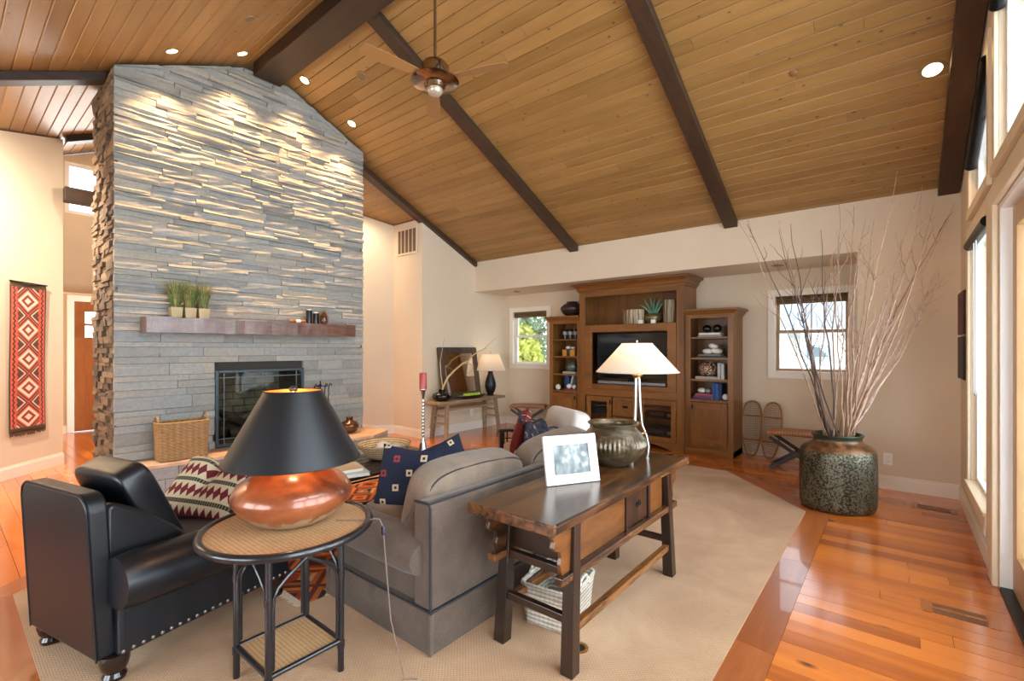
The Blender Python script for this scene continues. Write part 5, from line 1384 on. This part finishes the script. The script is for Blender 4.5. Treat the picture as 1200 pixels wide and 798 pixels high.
def snowshoe(label, x, rz):
    t = thing('snowshoe', label, 'snowshoe', (x, 6.70, 0.008), rz); tl = RX(radians(-13)); N = 40
    def P(a):
        s = sin(a); z = 0.36-0.355*cos(a); w_ = 0.135*abs(s)**0.75*(1.0-0.32*(1-z/0.72)); return (math.copysign(w_, s), 0, z+0.008)
    pts = [tl @ Vector(P(2*pi*i/N)) for i in range(N)]
    MB().tube(pts, 0.011, 8, True).build('frame', m_ash, t, smooth=True)
    for z in (0.22, 0.53):
        w_ = next(abs(P(a)[0]) for a in [pi*k/200 for k in range(1, 200)] if P(a)[2] >= z)
        q0, q1 = tl @ Vector((-w_, 0, z)), tl @ Vector((w_, 0, z)); MB().cyl(q0, q1, 0.010, n=8).build('crossbar', m_ash, t, smooth=True)
    lc = MB()
    for k in range(1, 24):
        z = 0.03+k*0.029; ws = [abs(P(pi*j/300)[0]) for j in range(1, 300) if abs(P(pi*j/300)[2]-z) < 0.006]
        if not ws: continue
        w_ = max(ws)
        lc.cyl(tl @ Vector((-w_, 0.003, z)), tl @ Vector((w_, 0.003, min(z+0.03, 0.71))), 0.0022, n=5); lc.cyl(tl @ Vector((w_, -0.003, z)), tl @ Vector((-w_, -0.003, min(z+0.03, 0.71))), 0.0022, n=5)
    for k in range(-5, 6):
        x_ = k*0.022
        zs = [P(pi*j/300)[2] for j in range(1, 300) if abs(P(pi*j/300)[0]) >= abs(x_)]
        if zs: lc.cyl(tl @ Vector((x_, 0, min(zs))), tl @ Vector((x_, 0, max(zs))), 0.002, n=5)
    stuff(lc.build('lacing', m_gut, t)); return t
snowshoe('left wooden snowshoe next to the bookcase', -1.455, radians(6))
snowshoe('right wooden snowshoe overlapping the other one', -1.24, radians(-8)).location.y = 6.655

# ------------------------------------------------------------------ copper floor pot with bare branches
def pot_mat():
    M = NM('verdigris_copper'); x, y, z = M.xyz()
    n = M.noise(M.map((1, 1, 1)), 62, 3, 0.6); n2 = M.noise(M.map((5, 5, 1.2)), 3, 4, 0.6)
    pat = M.ramp(n*0.75+n2*0.25, [(0.40, (34, 29, 23)), (0.49, (74, 68, 52)), (0.56, (122, 120, 98)), (0.63, (62, 50, 38))])
    cop = M.ramp(n2, [(0.35, (84, 58, 38)), (0.6, (140, 100, 68))])
    c = M.mix(z.gt(0.515)*z.lt(0.602), pat, cop); c = M.mix(z.gt(0.602), c, (66, 70, 56))
    M.bump(n, 0.4, 0.004); return M.done(c, 0.34, 0.55)
fpot = thing('copper_pot', 'large oval verdigris copper floor pot with a flared rim', 'pot', (-0.40, 5.06, 0.001))
prof = [(0, 0), (0.262, 0), (0.285, 0.012), (0.297, 0.035), (0.300, 0.08), (0.303, 0.25), (0.300, 0.44), (0.297, 0.49), (0.286, 0.525), (0.255, 0.555), (0.215, 0.575), (0.193, 0.59), (0.186, 0.605), (0.192, 0.625), (0.207, 0.645), (0.202, 0.652), (0.185, 0.64), (0.176, 0.615), (0.176, 0.58), (0.25, 0.50), (0.25, 0.05), (0, 0.05)]
MB().lathe(prof, n=56, sx=1.0, sy=0.86).build('body', pot_mat(), fpot, (0, 0, 0), (0, 0, radians(39)), smooth=50)
TIPS = [(-0.9, 2.54), (-0.76, 2.51), (-0.63, 2.46), (-0.48, 2.54), (-0.36, 2.51), (-0.28, 2.46), (-0.14, 2.22), (0.07, 2.69), (0.14, 2.56), (0.2, 2.68), (0.4, 2.56), (0.58, 2.98), (0.69, 2.75), (0.88, 2.94), (0.85, 2.79), (1.17, 2.69), (1.11, 2.59), (1.0, 2.09), (0.91, 1.86), (0.96, 1.98), (0.64, 2.28), (0.76, 2.22), (0.83, 2.43), (-0.04, 2.22), (-0.22, 2.09), (-0.42, 1.96), (-0.57, 2.22), (0.02, 2.34), (0.29, 2.15)]
m_br = [plain('lit_pale_bark', (196, 166, 148), 0.6, var=0.2, vs=30), plain('brown_bark', (84, 62, 50), 0.65, var=0.2, vs=30), plain('tan_bark', (160, 124, 98), 0.6, var=0.2, vs=30)]
Rv = Vector((0.7753, 0.6316, 0)); Fv = Vector((-0.6316, 0.7753, 0)); P0 = Vector((-0.40, 5.06, 0))
rb = random.Random(5); BR = []
def wander(p0, p1, n, amp, bow):
    pts = []; off = Vector((0, 0, 0)); d = (p1-p0)
    side_ = Vector((rb.uniform(-1, 1), rb.uniform(-1, 1), 0))*bow
    for i in range(n+1):
        t = i/n
        if 0 < i < n: off = off*0.6+Vector((rb.uniform(-1, 1), rb.uniform(-1, 1), rb.uniform(-.5, .5)))*amp
        pts.append(p0+d*t+side_*sin(pi*t)+off*(0 if i in (0, n) else 1))
    return pts
def safe(p):
    p.x = min(p.x, 0.42); p.y = min(p.y, 5.93)
    p.z = min(p.z, zc(p.y)-0.12 if p.x < 0.2 else zc(p.y)-0.2); return p
for i, (a, zt_) in enumerate(TIPS):
    b = rb.uniform(-0.25, 0.12) if a < 0.8 else rb.uniform(0.15, 0.2)
    k = 1+b/4.17
    tip = safe(P0+Rv*(a*k)+Fv*b+Vector((0, 0, 1.4+(zt_-1.4)*k)))
    ph = math.atan2(b, a*0.8)+rb.uniform(-0.6, 0.6); rr = rb.uniform(0.03, 0.13)
    foot = P0-Rv*(rr*0.8*cos(ph))-Fv*(rr*0.8*sin(ph))+Vector((0, 0, 0.07))
    neck = P0+Rv*(0.13*cos(ph)*rb.uniform(.4, 1))+Fv*(0.10*sin(ph))+Vector((0, 0, 0.655))
    pts = [foot]+wander(neck, tip, 11, 0.014, 0.05*(1 if a < .5 else 1.4))
    n = len(pts); r0 = rb.uniform(0.0068, 0.0108); mb = MB()
    mb.tube(pts, [r0*(1-0.78*(j/(n-1))**1.2) for j in range(n)], 6)
    for q in range(rb.randint(3, 6)):
        j = rb.randint(5, n-2); base_ = pts[j]; d = (pts[j+1]-pts[j]).normalized()
        perp = Vector((rb.uniform(-1, 1), rb.uniform(-1, 1), rb.uniform(-.1, .5))).normalized()
        L = rb.uniform(0.12, 0.42)*(1.2-0.5*j/n)
        e_ = safe(base_+(d*0.85+perp*0.55).normalized()*L)
        tw = wander(base_, e_, 5, 0.010, 0.03); r1 = r0*0.42
        mb.tube(tw, [r1*(1-0.7*s/5) for s in range(6)], 5)
        if rb.random() < 0.5:
            g = safe(tw[3]+(d*0.7+Vector((rb.uniform(-1, 1), rb.uniform(-1, 1), 0.2))*0.6).normalized()*L*0.45)
            mb.tube([tw[3], (tw[3]+g)/2+Vector((0, 0, 0.008)), g], [r1*0.6, r1*0.45, r1*0.2], 5)
    o = mb.build('bare_branch', m_br[1 if a < -0.1 and i % 3 else (0 if a > 0.45 and i % 4 else 2)], None, smooth=True)  # paler bark on the right paints in the light falling there
    o['tip'] = (tip-P0).dot(Rv)/(4.17+(tip-P0).dot(Fv)); o['tone'] = 'brown' if a < -0.1 and i % 3 else ('pale' if a > 0.45 and i % 4 else 'tan')
    BR.append(o)
ORD = 'leftmost second third fourth fifth sixth seventh eighth ninth tenth eleventh twelfth thirteenth fourteenth fifteenth sixteenth seventeenth eighteenth nineteenth twentieth'.split()
BR.sort(key=lambda q: q['tip'])
for i, o in enumerate(BR):
    side_ = 'from the left' if i < 15 else 'from the right'; k = i if i < 15 else len(BR)-1-i
    w_ = (ORD[k] if k else ('leftmost' if i < 15 else 'rightmost')); t_ = o['tone']
    tag(o, t_+' bare branch in the copper pot, its tip '+(w_ if k == 0 else w_+' '+side_), 'branch', 'bare branches in the copper pot')
    del o['tip']; del o['tone']

# ------------------------------------------------------------------ hearth and mantel things
m_wick = wick_mat('brown_wicker', (104, 70, 38), (206, 166, 112), 90, 20)
basket('basket', 'rectangular brown wicker basket with two hoop handles on the hearth', (-5.30, 1.50, 0.361), 0, 0.115, 0.205, 0.345, m_wick, 0.06, (('y', -1), ('y', 1)), 0.075)
def lathe_obj(name, label, cat, loc, prof, mat, n=32, sm=50):
    return tag(MB().lathe(prof, n=n).build(name, mat, None, loc, smooth=sm), label, cat)
lathe_obj('vase', 'round bronze glazed vase with short neck on the hearth end', 'vase', (-5.27, 3.27, 0.361), [(0, 0), (0.05, 0), (0.085, 0.025), (0.112, 0.075), (0.112, 0.10), (0.09, 0.135), (0.045, 0.155), (0.038, 0.165), (0.042, 0.19), (0.05, 0.195), (0.036, 0.195), (0.03, 0.16), (0, 0.05)], plain('dark_bronze_glaze', (96, 66, 46), 0.22, 0.5, var=0.35, vs=9))
lathe_obj('cup', 'small copper cup beside the bronze vase on the hearth', 'cup', (-5.30, 3.09, 0.361), [(0, 0), (0.045, 0), (0.05, 0.02), (0.044, 0.06), (0.052, 0.12), (0.056, 0.14), (0.05, 0.14), (0.04, 0.06), (0, 0.02)], plain('copper_cup', (160, 110, 86), 0.3, 0.6, var=0.2))
ts = thing('fire_tool_stand', 'black wrought iron fire tool stand on the hearth', 'tool stand', (-5.35, 2.93, 0.361))
MB().lathe([(0, 0), (0.085, 0), (0.085, 0.012), (0.02, 0.022), (0, 0.022)], n=24).build('base', m_black, ts, smooth=40)
MB().cyl((0, 0, 0.02), (0, 0, 0.66), 0.008, n=8).build('post', m_black, ts)
MB().tube([(-0.0, -0.085, 0.59), (0, 0, 0.60), (0, 0.085, 0.59)], 0.006, 6).build('hook_bar', m_black, ts)
for i, (dy, lab, kind) in enumerate(((-0.09, 'leftmost black iron poker hanging on the fire tool stand', 0), (-0.04, 'black iron fire brush second from left on the tool stand', 1), (0.04, 'black iron ash shovel third from left on the tool stand', 2), (0.09, 'rightmost black iron tongs on the fire tool stand', 3))):
    t = thing('fire_tool', lab, 'fire tool', (-5.325, 2.93+dy, 0.361))
    tw = [(0.004*cos(k*1.3), 0.004*sin(k*1.3), 0.10+k*0.02) for k in range(23)]
    MB().tube(tw, 0.0055, 6).build('shaft', m_black, t)
    MB().tube([(0, 0, 0.54), (0, 0.005, 0.60), (0.0, 0.02, 0.625), (0, 0.035, 0.615), (0, 0.036, 0.595)], 0.006, 6).build('hook_handle', m_black, t, smooth=True)
    h_ = MB()
    if kind == 1: h_.cyl((0, 0, 0.04), (0, 0, 0.12), 0.026, 0.012, n=12)
    elif kind == 2: h_.box(-0.004, 0.004, -0.03, 0.03, 0.03, 0.12)
    elif kind == 3: h_.tube([(0, -0.02, 0.03), (0, -0.012, 0.08), (0, 0, 0.11), (0, 0.012, 0.08), (0, 0.02, 0.03)], 0.005, 6)
    else: h_.tube([(0, 0, 0.11), (0, 0, 0.04), (0, 0.02, 0.06)], 0.005, 6)
    h_.build('head', m_black, t)
MZ = 1.703
m_pot = plain('tan_plant_pot', (196, 172, 130), 0.7, var=0.1)
m_grass = plain('dry_green_grass', (96, 120, 72), 0.7, var=0.25, vs=40); m_grass2 = plain('straw_grass', (176, 158, 92), 0.7, var=0.2, vs=40)
rg_ = random.Random(3)
for i, y in enumerate((1.47, 1.585, 1.70)):
    t = thing('potted_grass', ('left', 'middle', 'right')[i]+' square tan pot of grass on the mantel', 'plant', (-5.37, y, MZ))
    p = MB(); p.add([(-.042, -.042, 0), (.042, -.042, 0), (.042, .042, 0), (-.042, .042, 0), (-.05, -.05, .10), (.05, -.05, .10), (.05, .05, .10), (-.05, .05, .10)], [(0,3,2,1), (4,5,6,7), (0,1,5,4), (1,2,6,5), (2,3,7,6), (3,0,4,7)])
    p.build('pot', m_pot, t, bevel=0.004)
    for mm, cnt, nm in ((m_grass, 190, 'grass_blades'), (m_grass2, 70, 'dry_blades')):
        gb = MB()
        for k in range(cnt):
            a = rg_.uniform(0, 2*pi); r_ = rg_.uniform(0, 0.038); L = rg_.uniform(0.20, 0.34); ln = rg_.uniform(0.02, 0.15)
            x_, y_ = r_*cos(a), r_*sin(a); tx, ty = max(x_+ln*cos(a), -0.095), y_+ln*sin(a); w_ = 0.0022
            q = a+pi/2; cx, cy = w_*cos(q), w_*sin(q)
            gb.add([(x_-cx, y_-cy, 0.095), (x_+cx, y_+cy, 0.095), ((x_+tx)/2*0.9+cx*.8, (y_+ty)/2*0.9+cy*.8, 0.095+L*0.55), ((x_+tx)/2*0.9-cx*.8, (y_+ty)/2*0.9-cy*.8, 0.095+L*0.55), (tx, ty, 0.095+L*(1-ln*1.5))], [(0,1,2,3), (3,2,4)])
        stuff(gb.build(nm, mm, t))
for i, (y, h_) in enumerate(((2.80, 0.155), (2.885, 0.125))):
    t = thing('tea_light_holder', ('taller', 'shorter')[i]+' black glass candle cylinder on the mantel', 'candle holder', (-5.37, y, MZ))
    MB().lathe([(0, 0), (0.032, 0), (0.032, h_), (0.026, h_), (0.026, h_-0.02), (0, h_-0.02)], n=20).build('cylinder', m_gloss, t, smooth=40)
    MB().lathe([(0, h_-0.02), (0.025, h_-0.02), (0.025, h_+0.015), (0, h_+0.015)], n=16).build('candle', m_ivory, t, smooth=40)
pc = thing('pine_cone', 'brown pine cone standing beside the candles on the mantel', 'pine cone', (-5.37, 2.985, MZ))
MB().lathe([(0, 0), (0.035, 0), (0.048, 0.04), (0.04, 0.10), (0.02, 0.14), (0, 0.16)], n=16).build('core', m_darkwood, pc, smooth=True)
sc_ = MB()
for k in range(90):
    a = k*2.39996; q = k/90; z = 0.006+0.155*q; r_ = 0.056*sin(pi*(0.25+0.72*q))+0.006; c_, s_ = cos(a), sin(a); w_ = 0.014*(1-q*0.5)
    sc_.add([(r_*0.4*c_-w_*.5*s_, r_*0.4*s_+w_*.5*c_, z), (r_*0.4*c_+w_*.5*s_, r_*0.4*s_-w_*.5*c_, z), (r_*c_+w_*.8*s_, r_*s_-w_*.8*c_, z+0.010), (r_*c_-w_*.8*s_, r_*s_+w_*.8*c_, z+0.010), (r_*0.9*c_, r_*0.9*s_, z+0.001)], [(0,1,2,3), (3,2,4), (0,3,4), (1,4,2), (0,4,1)])
stuff(sc_.build('scales', plain('cone_scale', (168, 118, 66), 0.7, var=0.25, vs=60), pc))
for i, (y, l_) in enumerate(((2.60, 0.04), (2.665, 0.035), (2.73, 0.03))):
    tag(MB().sq((0, 0, 0.02), 0.025, l_, 0.02, 0.8, 0.8, 16, 10).build('seed_pod', (m_ash, m_ivory, m_ash)[i], None, (-5.36, y, MZ), smooth=True), ('left brown seed pod lying left of the candles on the mantel', 'pale pod between two brown ones on the mantel', 'right brown seed pod next to the taller candle cylinder')[i], 'ornament')

# ------------------------------------------------------------------ ceiling fan and downlights
fan = thing('ceiling_fan', 'bronze ceiling fan hanging by a long rod from the ridge beam', 'fan', (-2.65, 2.35, 3.30))
m_bz = plain('polished_nickel', (168, 150, 132), 0.16, 1)
MB().cyl((0, 0, 0.20), (0, 0, 1.085), 0.011, n=12).build('rod', m_bz, fan, smooth=40)
MB().lathe([(0, 1.02), (0.05, 1.03), (0.06, 1.07), (0.06, 1.083), (0, 1.083)], n=24).build('canopy', m_bz, fan, smooth=40)
MB().lathe([(0, 0.235), (0.05, 0.235), (0.085, 0.22), (0.105, 0.19), (0.105, 0.13), (0.09, 0.115), (0, 0.115)], n=36).build('motor', m_bz, fan, smooth=40)
MB().lathe([(0.06, 0.115), (0.175, 0.085), (0.178, 0.08), (0.165, 0.072), (0.08, 0.06), (0.075, 0.03), (0.066, 0.026), (0, 0.03)], n=40).build('flared_housing', m_bz, fan, smooth=40)
MB().sq((0, 0, 0.02), 0.058, 0.058, 0.045, 1, 1, 24, 14).build('light_globe', plain('frosted_globe', (188, 170, 150), 0.15, 0.4), fan, smooth=True)
m_blade = plain('honey_blade', (150, 106, 60), 0.45)
for k in range(3):
    M_ = RZ(2*pi*k/3+0.35) @ T(0, 0, 0.10) @ RX(radians(10))
    bl_ = MB(); bl_.prism([(0.15, -0.035), (0.40, -0.055), (0.56, -0.05), (0.58, 0.0), (0.56, 0.05), (0.40, 0.055), (0.15, 0.035)], 'z', -0.003, 0.003, M_); bl_.build('blade', m_blade, fan, bevel=0.001)
m_lit = emit('lit_lamp_face', (255, 214, 150), 14)
m_trimr = plain('bronze_trim_ring', (150, 122, 84), 0.4, 0.4)
def downlight(label, x, y, z, slope, lit, power=0, r=0.062, spot=100, group=None, aim=None, col=(1, 0.58, 0.26)):
    ang = -math.atan(SL)*slope
    t = thing('downlight', label, 'ceiling light', (x, y, z), 0, group); t.rotation_euler = (ang, 0, 0)
    MB().lathe([(r*0.78, -0.004), (r*1.05, -0.006), (r*1.1, 0.0), (r*0.80, 0.0), (r*0.78, -0.004)], n=28).build('trim_ring', m_trimr, t, smooth=40)
    MB().lathe([(0, -0.0015), (r*0.79, -0.0015), (r*0.79, -0.0005), (0, -0.0005)], n=24).build('lamp_face', m_lit if lit else plain('unlit_face', (120, 100, 76), 0.4, 0.3) if 'unlit_face' not in bpy.data.materials else (m_lit if lit else bpy.data.materials['unlit_face']), t)
    if power:
        l = bpy.data.lights.new('downlight_lamp', 'SPOT'); l.energy = power; l.color = col; l.spot_size = radians(spot); l.spot_blend = 1.0; l.shadow_soft_size = 0.03
        lo = bpy.data.objects.new('downlight_lamp', l); COL.objects.link(lo); lo.location = (x, y, z-0.03)
        d = Vector(aim or (0, 0, -1)).normalized(); lo.rotation_euler = d.to_track_quat('-Z', 'Y').to_euler()
off = 0.002
for (x, y, sl, lit, p, lab) in ((-5.20, 1.395, -1, 1, 195, 'lit downlight nearest the left corner of the chimney'), (-5.20, 2.0, -1, 1, 195, 'lit downlight left of the ridge beam by the chimney'),
        (-4.446, 1.775, -1, 0, 0, 'unlit downlight on the left ceiling slope away from the chimney'), (-5.20, 2.66, 1, 1, 195, 'lit downlight just right of the ridge beam by the chimney'),
        (-5.20, 3.258, 1, 1, 195, 'lit downlight near the right edge of the chimney'), (-4.455, 2.911, 1, 0, 0, 'unlit downlight on the right ceiling slope away from the chimney'),
        (0.215, 4.756, 1, 1, 24, 'lit downlight beside the last rafter over the branches')):
    downlight(lab, x, y, zc(y)-off, sl, lit, p, 0.06 if x < 0 else 0.075, 80 if x < 0 else 105, None, (-0.13, 0, -1) if x < -5 else (0, 0.1, -1))
downlight('assumed unseen lit downlight in the recess behind the right edge of the chimney', -6.62, 4.12, zc(4.12)-off, 1, 1, 70, 0.06, 130, None, None, (1, 0.80, 0.58))  # lamp assumed from the warm recess walls, added out of sight to brighten them
downlight('added unseen downlight high in the entry hall behind the chimney', -7.3, 3.0, zc(3.0)-off, 1, 1, 190, 0.06, 165, None, (-0.5, 0, -1), (1, 0.86, 0.70))  # hidden lamp added to brighten the entry header wall and hall
downlight('added unseen downlight brightening the left diagonal wall', -5.95, 0.0, zc(0.0)-off, -1, 1, 480, 0.06, 140, None, (-1.35, 0.5, -1.9), (1, 0.86, 0.70))  # out of view lamp added only to brighten this wall
for (x, y, lab) in ((-5.144, 6.45, 'unlit dark downlight in the soffit above the left window'), (-1.10, 6.42, 'unlit dark downlight in the soffit right of the cabinets')):
    t = downlight(lab, x, y, 2.4095, 0, 0, 0, 0.06)
sd = thing('smoke_detector', 'small round brown sensor on the ceiling boards', 'sensor', (-0.646, 4.431, zc(4.431)-0.003)); sd.rotation_euler = (-math.atan(SL), 0, 0)
MB().lathe([(0, -0.014), (0.02, -0.013), (0.03, -0.006), (0.032, 0), (0, 0)], n=24).build('cover', plain('sensor_brown', (140, 92, 48), 0.5), sd, smooth=40)

# ------------------------------------------------------------------ wall hangings, outlets, vents
def kilim_mat():
    M = NM('red_runner_kilim'); x, y, z = M.xyz()                # x across (-.22 to .22), z up (0 to 1.66)
    v = z*3.1; u = x.abs()
    dia = (u*4.2+((v.fract()-0.5).abs())*1.55)
    dia = ((dia*11).floor())/11
    zig = (z*18).tri()
    c = M.ramp(dia, [(0.0, (236, 214, 190)), (0.1, (158, 62, 54)), (0.36, (240, 212, 186)), (0.47, (206, 96, 70)), (0.56, (84, 54, 46)), (0.64, (236, 206, 180)), (0.72, (196, 86, 64)), (0.80, (86, 56, 48)), (0.9, (226, 190, 164)), (0.96, (96, 60, 50))], 'CONSTANT')
    bord = (u+zig*0.016).gt(0.138)
    c = M.mix(bord, c, (206, 92, 66)); c = M.mix((u+zig*0.02).gt(0.172)*(u+zig*0.02).lt(0.190), c, (80, 40, 36)); c = M.mix(u.gt(0.205), c, (72, 48, 38))
    c = M.mix(z.lt(0.05).max(z.gt(1.60)), c, (84, 66, 46))
    M.bump(M.noise(M.obj(), 200, 2), 0.4, 0.003); return M.done(c, 0.95)
rn = thing('wall_rug', 'long narrow red kilim runner hanging on the left wall', 'rug', (-7.548, 0.662, 0.485), radians(135))
mb = MB()
def rf(u, v): return ((u-0.5)*0.44*(1-0.02*sin(3*v)), 0.006*sin(u*6+v*5)-0.014, 1.66*v)
mb.grid(rf, 16, 50); o = mb.build('woven_cloth', kilim_mat(), rn, smooth=True)
sm = o.modifiers.new('thick', 'SOLIDIFY'); sm.thickness = 0.006
fg = MB()
for i in range(60):
    x = -0.215+0.43*i/59; fg.box(x-0.002, x+0.002, -0.016, -0.010, -random.uniform(0.015, 0.045), 0.0)
stuff(fg.build('fringe', plain('brown_fringe', (96, 72, 50), 0.9), rn))
MB().cyl((-0.23, -0.022, 1.655), (0.23, -0.022, 1.655), 0.007, n=8).build('hanging_rod', m_darkwood, rn)
for i, (z0, z1, c, lab) in enumerate(((1.53, 1.90, (96, 44, 38), 'upper dark red art panel on the wall beside the tall window'), (1.14, 1.51, (58, 44, 46), 'lower dark brown art panel on the wall beside the tall window'))):
    t = thing('art_panel', lab, 'art', (XR, 5.72, z0))
    BX(-0.03, -0.002, -0.20, 0.20, 0, z1-z0).build('canvas', plain('art_%d' % i, c, 0.6, var=0.3, vs=5), t, bevel=0.003)
    BX(-0.022, -0.001, -0.205, 0.205, -0.004, z1-z0+0.004).build('edge_frame', m_darkwood, t)
def outlet(label, loc, rz):
    t = thing('wall_outlet', label, 'outlet', loc, rz)
    BX(-0.036, 0.036, -0.007, -0.0005, -0.058, 0.058).build('plate', m_white, t, bevel=0.002)
    for z in (-0.022, 0.022): BX(-0.015, 0.015, -0.009, -0.006, z-0.014, z+0.014).build('socket', m_trimw, t)
outlet('white outlet on the wall right of the copper pot', (-0.06, YB, 0.30), 0)
outlet('white outlet on the wall under the bench', (-5.76, 5.95, 0.30), radians(90))
outlet('white outlet low under the tall right window', (XR, 4.50, 0.20), radians(-90))
def vent(label, x, y):
    t = thing('floor_vent', label, 'vent', (x, y, 0.0005))
    for (a, b, c, d) in ((-0.15, -0.11, -0.075, 0.075), (0.11, 0.15, -0.075, 0.075), (-0.11, 0.11, -0.009, 0.009)): BX(a, b, c, d, 0, 0.003).build('frame_strip', m_border, t)
    for (c, d) in ((-0.065, -0.012), (0.012, 0.065)):
        BX(-0.105, 0.105, c, d, 0, 0.0015).build('slot', plain('vent_slot', (112, 70, 34), 0.5) if 'vent_slot' not in bpy.data.materials else bpy.data.materials['vent_slot'], t)
vent('wooden floor vent set in the boards near the glass door', 0.26, 3.42)
vent('wooden floor vent set in the boards near the far right corner', 0.26, 5.54)

# ------------------------------------------------------------------ outdoors
struct(MB().box(-60, 60, 7.12, 90, -0.6, -0.45).build('ground', plain('pale_gravel_ground', (186, 180, 160), 0.95, var=0.1)))
m_leafy = [plain('yellow_green_leaf', (190, 196, 96), 0.6, var=0.25, vs=3), plain('grey_green_leaf', (128, 146, 112), 0.6, var=0.25, vs=3)]
def shrub(name, label, loc, rx, rz_, n, mat):
    t = thing(name, label, 'tree', loc); rr = random.Random(hash(label) % 1000)
    rr = random.Random(int(loc[0]*7)+3)
    MB().tube([(0, 0, 0), (0.03, 0.02, rz_*0.6), (0.0, 0.05, rz_*1.2)], [0.06, 0.045, 0.02], 8).build('trunk', m_darkwood, t)
    g = MB()
    for k in range(n):
        d = Vector((rr.gauss(0, 1), rr.gauss(0, 1), rr.gauss(0, 1))).normalized()*rr.uniform(0.35, 1)
        c = Vector((d.x*rx, d.y*rx, rz_*1.05+d.z*rz_)); s = rr.uniform(0.06, 0.13)
        a = Vector((rr.uniform(-1, 1), rr.uniform(-1, 1), rr.uniform(-1, 1))).normalized(); b = a.orthogonal().normalized()
        g.add([c-a*s, c+b*s*0.45, c+a*s, c-b*s*0.45], [(0, 1, 2, 3)])
    stuff(g.build('foliage', mat, t))
shrub('garden_shrub', 'yellow green shrub close outside the left alcove window', (-6.82, 8.7, -0.45), 0.55, 1.2, 3200, m_leafy[0])
shrub('garden_tree', 'tall grey green tree farther outside the left alcove window', (-9.3, 11.5, -0.45), 1.4, 2.1, 5000, m_leafy[1])
shrub('garden_tree', 'second grey green tree outside the left window toward the cabinets', (-6.6, 15.0, -0.45), 1.2, 1.9, 4000, m_leafy[1])
hs_ = thing('neighbour_house', 'pale grey house with low roof seen through the right alcove window', 'house', (-4.5, 32, -0.45))
BX(-6, 6, 0, 7, 0, 2.7).build('wall', plain('pale_siding', (226, 226, 224), 0.8), hs_)
MB().prism([(-0.6, 2.6), (3.5, 4.6), (7.6, 2.6), (7.6, 2.75), (3.5, 4.8), (-0.6, 2.75)], 'x', -6.5, 6.5).build('roof', plain('grey_shingle_roof', (150, 154, 160), 0.8), hs_)
for a in (-4, 0.5, 3.8): BX(a, a+1.1, -0.03, 0.0, 0.9, 2.1).build('window', plain('far_window_glass', (120, 134, 146), 0.2) if a == -4 else bpy.data.materials['far_window_glass'], hs_)
